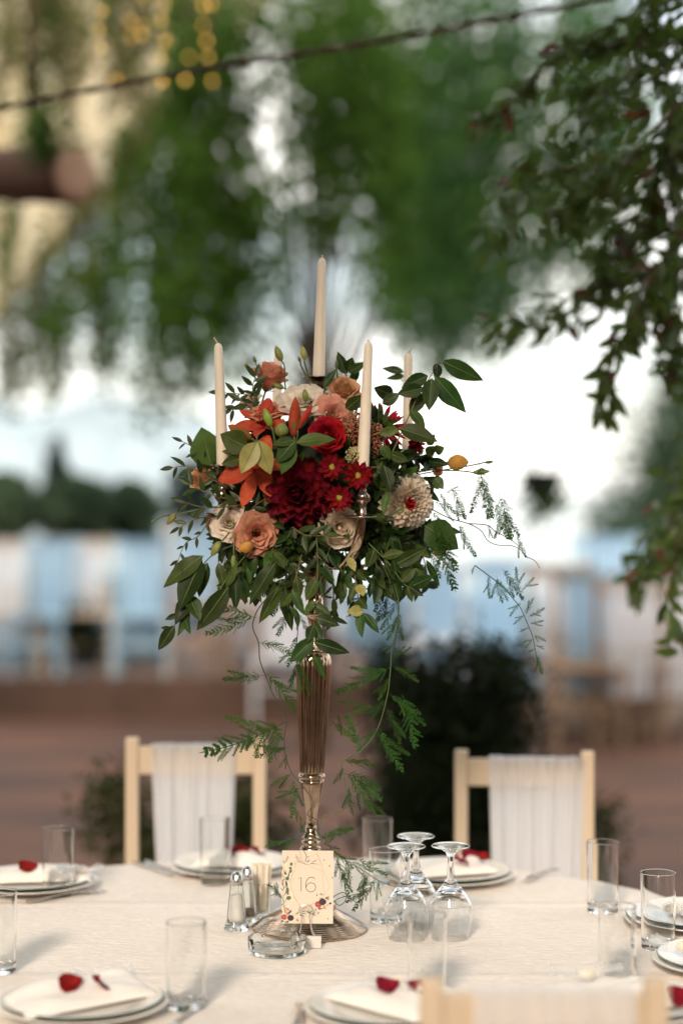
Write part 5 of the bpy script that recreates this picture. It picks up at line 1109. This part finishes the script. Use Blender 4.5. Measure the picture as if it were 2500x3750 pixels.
for i in range(16): pleaf(520+rnd.uniform(-30,280), 480+rnd.uniform(-60,100), rnd.uniform(60,140), rnd.uniform(5,10), rnd.uniform(-2.6,-.3), M[rnd.choice(['p_olive','p_green','ink_gold'])])
pr_line('printed_stem', [(480,400),(600,500),(760,580),(900,545),(1000,560)], 7, M['p_olive'])
pr_line('printed_stem', [(500,470),(620,520),(740,580)], 7, M['p_olive']); pr_line('printed_stem', [(580,260),(610,310),(570,400)], 7, M['p_olive']); pr_line('printed_stem', [(680,255),(730,330),(745,400),(715,500)], 16, M['p_green'])
for (x,y,a) in ((740,520,-.5),(860,520,-.4),(830,540,.2),(900,510,-.6)): pleaf(x,y,120,13,a,M['p_dark'])
def prose(x,y,r_,m):
    o = pr_poly('printed_rose', ell(x,y,r_,r_*.95,0,16,.07), m)
    for k in (.68,.4): pr_line('printed_rose_line', [(x+r_*k*math.cos(q),y+r_*k*math.sin(q)) for q in [.3+5.2*i/12 for i in range(13)]], 7, M['p_dark' if m is M['p_plum'] else 'p_plum'])
for i in range(12): pleaf(330+rnd.uniform(-60,60),1720+rnd.uniform(-40,60),rnd.uniform(60,130),26,rnd.uniform(-2.4,-.2),M[rnd.choice(['p_red','p_plum','p_olive','p_dark'])])
prose(278,1695,58,M['p_peach']); prose(235,1830,70,M['p_red']); prose(382,1850,76,M['p_plum']); prose(545,1900,44,M['p_peach']); prose(315,1945,30,M['p_red'])
for i in range(12): pleaf(500+rnd.uniform(-10,380),1730+rnd.uniform(-40,60),rnd.uniform(80,150),rnd.uniform(12,28),rnd.choice([-.35,-.2,.2,-.7]),M[rnd.choice(['p_dark','p_olive','p_green','p_dark'])])
pr_line('printed_stem', [(490,1770),(650,1640),(780,1560),(930,1500)], 9, M['p_olive']); pr_line('printed_stem', [(700,1740),(800,1830),(900,1720),(1010,1690)], 6, M['p_olive'])
for i in range(22): pleaf(1130+rnd.uniform(-170,130),1500+rnd.uniform(-120,150),rnd.uniform(50,90),rnd.uniform(18,30),rnd.uniform(-3,3),M[rnd.choice(['p_olive','p_olive','p_green','p_plum','p_cream'])])
prose(1175,1600,40,M['p_peach']); prose(1020,1525,80,M['p_red']); prose(1120,1465,84,M['p_plum']); prose(1055,1620,36,M['p_red']); prose(1300,1500,28,M['p_plum'])
for (x,y) in ((985,1330),(1072,1305),(1110,1320),(1210,1390),(1250,1380),(1250,1430)): pleaf(x,y,60,24,-1.4,M[rnd.choice(['p_plum','p_green'])])
for (x,y) in ((1148,465),(1278,602),(1345,890),(1250,1868),(785,388),(1030,1720),(1010,1750)): pr_poly('printed_seed', ell(x,y,18,12,.3,7,.3), M['p_plum'])

cp = P(1122,3450,3.842); t = thing('binder_clip', (cp.x,3.845,ZT), 'pale binder clip holding up the number card', 'clip')
b = MB(); b.add([(-.030,-.011,.0005),(.030,-.011,.0005),(.030,-.001,.0235),(-.030,-.001,.0235),(-.030,.013,.0005),(.030,.013,.0005),(.030,.003,.0235),(-.030,.003,.0235)],[(0,1,2,3),(5,4,7,6),(0,4,5,1),(3,2,6,7),(1,5,6,2),(0,3,7,4)])
o = obj('body', b.mesh('body', M['clip'], False), t); o.modifiers.new('bev','BEVEL').width = .001
for yy in (-.0045,.0215):
    s = -1 if yy < 0 else 1
    pts = [(-.020,0.0,.024),(-.013,yy*.9,.030),(-.0105,yy,.050),(-.010,yy,.066),(-.0145,yy,.074),(-.012,yy,.083),(0,yy,.087),(.010,yy,.083),(.0115,yy,.074),(.006,yy,.066),(.0075,yy,.050),(.011,yy*.9,.030),(.018,0.0,.024)]
    b = MB(); b.tube(smooth_path(pts,4), .0010, 6); obj('wire_handle', b.mesh('wire_handle', M['steel']), t)

# ------------------------------------------------------------------ place settings
b = MB(); b.lathe([(0,.004),(.08,.004),(.085,.0),(.09,.0),(.094,.005),(.125,.013),(.150,.019),(.1515,.0205),(.150,.0215),(.125,.016),(.098,.0095),(0,.0085)], 64); PLM = b.mesh('dinner_plate', M['china'])
b = MB(); b.lathe([(0,.0),(.085,.0),(.092,.003),(.120,.010),(.140,.0145),(.1415,.0165),(.140,.0180),(.119,.0135),(.092,.0065),(0,.0045)], 64, hold=.0006); GPM = b.mesh('side_plate', M['china'])
b = MB(); b.lathe([(.1395,.0140),(.1417,.0140),(.1424,.0162),(.1410,.0172),(.1395,.0160),(.1395,.0140)], 64, cap=False); RBM = b.mesh('rim_band', M['rim_green'])
def napkin_mesh(L, W, seed, roll=False):
    r_ = random.Random(seed); v = []; f = []; nx, ny = 22, 12; ph = r_.random()*6
    def top(a, bq, off):
        e = (1-(2*a-1)**6)*(1-(2*bq-1)**6)
        h = .019*e+off+.007*math.sin(a*4+ph)*math.sin(bq*5+ph)*e+.0035*math.sin(a*11+bq*7+ph)*e+.002*math.sin(bq*19+a*5)*e+(.014*math.exp(-((bq-.86)/.12)**2) if roll else .006*math.exp(-((bq-.1)/.15)**2))*e
        return max(h, .0015)
    for lay in (0,1):
        for i in range(nx+1):
            for j in range(ny+1):
                a, bq = i/nx, j/ny; tp = 1-.25*a
                v.append(((a-.5)*L, (bq-.5)*W*tp+.01*math.sin(a*3+ph), top(a,bq,.001) if lay else .0))
    k = ny+1; o_ = (nx+1)*k
    for i in range(nx):
        for j in range(ny):
            f.append((o_+i*k+j,o_+i*k+k+j,o_+i*k+k+j+1,o_+i*k+j+1)); f.append((i*k+j,i*k+j+1,i*k+k+j+1,i*k+k+j))
    per = [i*k for i in range(nx+1)]+[nx*k+j for j in range(1,k)]+[i*k+ny for i in range(nx-1,-1,-1)]+[j for j in range(ny-1,0,-1)]
    for q in range(len(per)):
        a, b_ = per[q], per[(q+1)%len(per)]; f.append((a,b_,b_+o_,a+o_))
    return mesh_from('napkin', v, f, M['napkin'])
def petal_mesh(seed, L=.043):
    r_ = random.Random(seed); v = []; f = []; n_ = 8; ph = r_.random()*6
    for i in range(n_+1):
        u = i/n_; ww = L*.95*math.sin(PI*(.1+.86*u)**.8)
        for j in range(n_+1):
            tt = -1+2*j/n_; v.append((L*(u-.5), tt*ww/2, .13*L*tt*tt*(.6+.5*math.sin(ph+u*3))+.45*L*(u-.45)**2*(1+.6*tt)+.04*L*math.sin(6*tt+ph)))
    for i in range(n_):
        for j in range(n_): f.append((i*(n_+1)+j,i*(n_+1)+j+1,(i+1)*(n_+1)+j+1,(i+1)*(n_+1)+j))
    return mesh_from('rose_petal', v, f, M['fallen'])
PM = [petal_mesh(i) for i in range(4)]
ZP = ZT+.0215+.0005
def setting(px_x, D, where, rot, petals, L=.20, W=.13, roll=False, nx=0, ny=0, seed=1):
    pl = tag(obj('dinner_plate', PLM, None, Matrix.Translation((px_x,D,ZT+.0005))), 'lower white plate under a green rimmed one '+where, 'plate', 'dinner plates')
    gp = tag(obj('side_plate', GPM, None, Matrix.Translation((px_x,D,ZT+.0125))), 'upper white plate with a dark green rim '+where, 'plate', 'upper plates'); obj('rim_band', RBM, gp)
    zn = ZT+.0125+.0135
    tag(obj('napkin', napkin_mesh(L,W,seed,roll), None, Matrix.Translation((px_x+nx,D+ny,zn))@Matrix.Rotation(rot,4,'Z')), 'folded white napkin on the plate '+where, 'napkin', 'napkins')
    for i,(dx,dy,rz,tl,wh) in enumerate(petals):
        tag(obj('rose_petal', PM[(i+seed)%4], None, Matrix.Translation((px_x+dx,D+dy,zn+.028+.002*i))@Matrix.Rotation(rz,4,'Z')@Matrix.Rotation(tl,4,'X')), wh, 'petal', 'red petals on the napkins')
setting(-.715,4.41,'at the left edge of the table',.1,[(-.002,-.03,.3,.5,'red rose petal on the napkin at the left table edge')],L=.22,seed=1,nx=.03)
setting(-.262,4.60,'before the left back chair',-.25,[(.02,-.03,.2,.7,'red rose petal lying left on the back left napkin'),(.058,-.035,2.0,.5,'red rose petal lying right on the back left napkin')],W=.15,seed=2,nx=.02,ny=-.01)
setting(.2546,4.50,'before the right back chair',.35,[(.045,.02,.6,.8,'red rose petal standing behind the right upturned wine glass'),(.02,-.05,1.7,.3,'red rose petal lying before the back right napkin edge'),(.075,-.02,1.0,.4,'small red rose petal at the right of the back right napkin')],W=.15,seed=3)
setting(.752,4.04,'at the right table edge, the farther one',.2,[],L=.18,seed=4,nx=.05)
setting(.748,3.67,'at the right table edge, the nearer one',-.1,[],L=.18,roll=True,seed=5,nx=.06)
setting(-.455,3.365,'in the front left corner',.5,[(-.02,-.015,.5,.8,'large red rose petal on the front left napkin'),(.03,-.02,1.8,.7,'smaller red rose petal at the right on the front left napkin')],L=.26,W=.15,roll=True,seed=6)
setting(.085,3.33,'at the front centre beside the near chair',-.75,[(-.005,-.0,.4,.5,'red rose petal at the left on the front centre napkin'),(.045,-.02,1.3,.5,'red rose petal against the near chair on the front centre napkin')],L=.22,roll=True,seed=7)
setting(.50,3.36,'hidden behind the near foreground chair',.4,[(.075,-.09,.6,.9,'red rose petal at the right bottom corner beside the near chair')],seed=8,ny=-.02)

def candy(p, rz, lab, s=1.0):
    t = thing('wrapped_candy', p, lab, 'candy', 'wrapped candies', (0,0,rz)); t.scale = (s,s,s)
    b = MB(); b.lathe([(0,-.013),(.005,-.011),(.0075,-.004),(.0075,.005),(.005,.011),(0,.013)], 16, Matrix.Translation((0,0,.0115))@Matrix.Rotation(PI/2,4,'Y')); obj('sweet', b.mesh('sweet', M['candy']), t)
    for sg in (-1,1):
        v = []; f = []; n_ = 14
        for i in range(5):
            for j in range(n_+1):
                a = -1.0+2.0*j/n_; r_ = .003+.009*i
                v.append((sg*(.016+r_*math.cos(a)), r_*math.sin(a), .0115+.0045*math.sin(j*2.2)*i/4+.002*i))
        for i in range(4):
            for j in range(n_): f.append((i*(n_+1)+j,i*(n_+1)+j+1,(i+1)*(n_+1)+j+1,(i+1)*(n_+1)+j))
        obj('twist', mesh_from('twist', v, f, M['film']), t)
    b = MB(); b.lathe([(.003,-.0195),(.0085,-.0145),(.012,-.005),(.012,.006),(.0085,.0145),(.003,.0195)], 14, Matrix.Translation((0,0,.0122))@Matrix.Rotation(PI/2,4,'Y'), mod=lambda a,z: 1+.06*math.sin(9*a)); obj('wrapper', b.mesh('wrapper', M['film']), t)
candy(P(2150,3590,3.47)*1.0 if False else Vector((.445,3.46,ZT+.03)), .5, 'cellophane wrapped candy behind the near foreground chair', 1.25)
candy(Vector((.690,4.0,ZT+.032)), .2, 'cellophane wrapped candy seen through the right front tumbler', 1.1)
candy(Vector((.655,3.66,ZT+.032)), -.3, 'cellophane wrapped candy on the nearer plate at the right', 1.25)
candy(Vector((-.43,3.45,ZT+.034)), .4, 'cellophane wrapped candy on the front left plate', 1.1)
candy(Vector((.10,3.405,ZT+.034)), .1, 'cellophane wrapped candy on the front centre plate', 1.1)
candy(Vector((-.60,4.40,ZT+.034)), .3, 'cellophane wrapped candy on the plate at the left table edge', 1.0)

def fork(p, rz, lab):
    t = thing('fork', p, lab, 'fork', 'forks', (0,0,rz))
    b = MB(); pts = [(0,0,.004),(.05,0,.006),(.10,0,.011),(.125,0,.012)]
    v = []; f = []
    prof = [(0,.009),(.02,.011),(.06,.007),(.10,.0045),(.125,.0045),(.14,.011),(.155,.0125)]
    for (x,wd) in prof:
        z = .002+.009*math.sin(min(1,x/.155)*PI*.62); v += [(x,-wd,z),(x,wd,z),(x,wd,z+.0022),(x,-wd,z+.0022)]
    for i in range(len(prof)-1):
        for j in range(4): f.append((i*4+j,i*4+(j+1)%4,(i+1)*4+(j+1)%4,(i+1)*4+j))
    f += [(0,3,2,1),tuple((len(prof)-1)*4+j for j in range(4))]
    obj('handle', mesh_from('handle', v, f, M['steel'], False), t)
    for k in range(4):
        y = -.0105+.007*k; b = MB(); b.tube([(.153,y,.0105),(.175,y,.0065),(.198,y,.006)], [.0018,.0016,.0008], 6); obj('tine', b.mesh('tine', M['steel']), t)
def knife(p, rz, lab):
    t = thing('table_knife', p, lab, 'knife', 'knives', (0,0,rz))
    b = MB(); b.tube([(0,0,.005),(.01,0,.0055),(.05,0,.005),(.10,0,.0045)], [.003,.0055,.005,.004], 10); obj('handle', b.mesh('handle', M['steel']), t)
    v = []; f = []
    for (x,w0,w1) in ((.10,-.004,.004),(.12,-.006,.008),(.17,-.006,.010),(.205,-.006,.007),(.218,-.004,.0)): v += [(x,w0,.0035),(x,w1,.0035),(x,w1,.0048),(x,w0,.005)]
    for i in range(4):
        for j in range(4): f.append((i*4+j,i*4+(j+1)%4,(i+1)*4+(j+1)%4,(i+1)*4+j))
    f += [(0,3,2,1),(16,17,18,19)]
    obj('blade', mesh_from('blade', v, f, M['steel'], False), t)
p = P(632,3214,6416/(3214-1800)); knife((p.x,p.y,ZT+.0006), math.radians(122), 'steel knife at the back left, the one nearer the table edge')
p = P(680,3212,6416/(3212-1800)); knife((p.x,p.y,ZT+.0006), math.radians(122), 'steel knife at the back left, the one nearer the plate')
fork((-.70,4.25,ZT+.0006), math.radians(35), 'steel fork sticking out right of the leftmost plate')
fork((.52,4.63,ZT+.0006), math.radians(-118), 'steel fork right of the back right plate')
fork((-.075,3.22,ZT+.0006), math.radians(88), 'steel fork at the bottom left of the front centre plate')
fork((.70,3.46,ZT+.0006), math.radians(150), 'steel fork below the nearer plate at the right')
knife((-.30,3.22,ZT+.0006), math.radians(75), 'steel knife right of the front left plate')
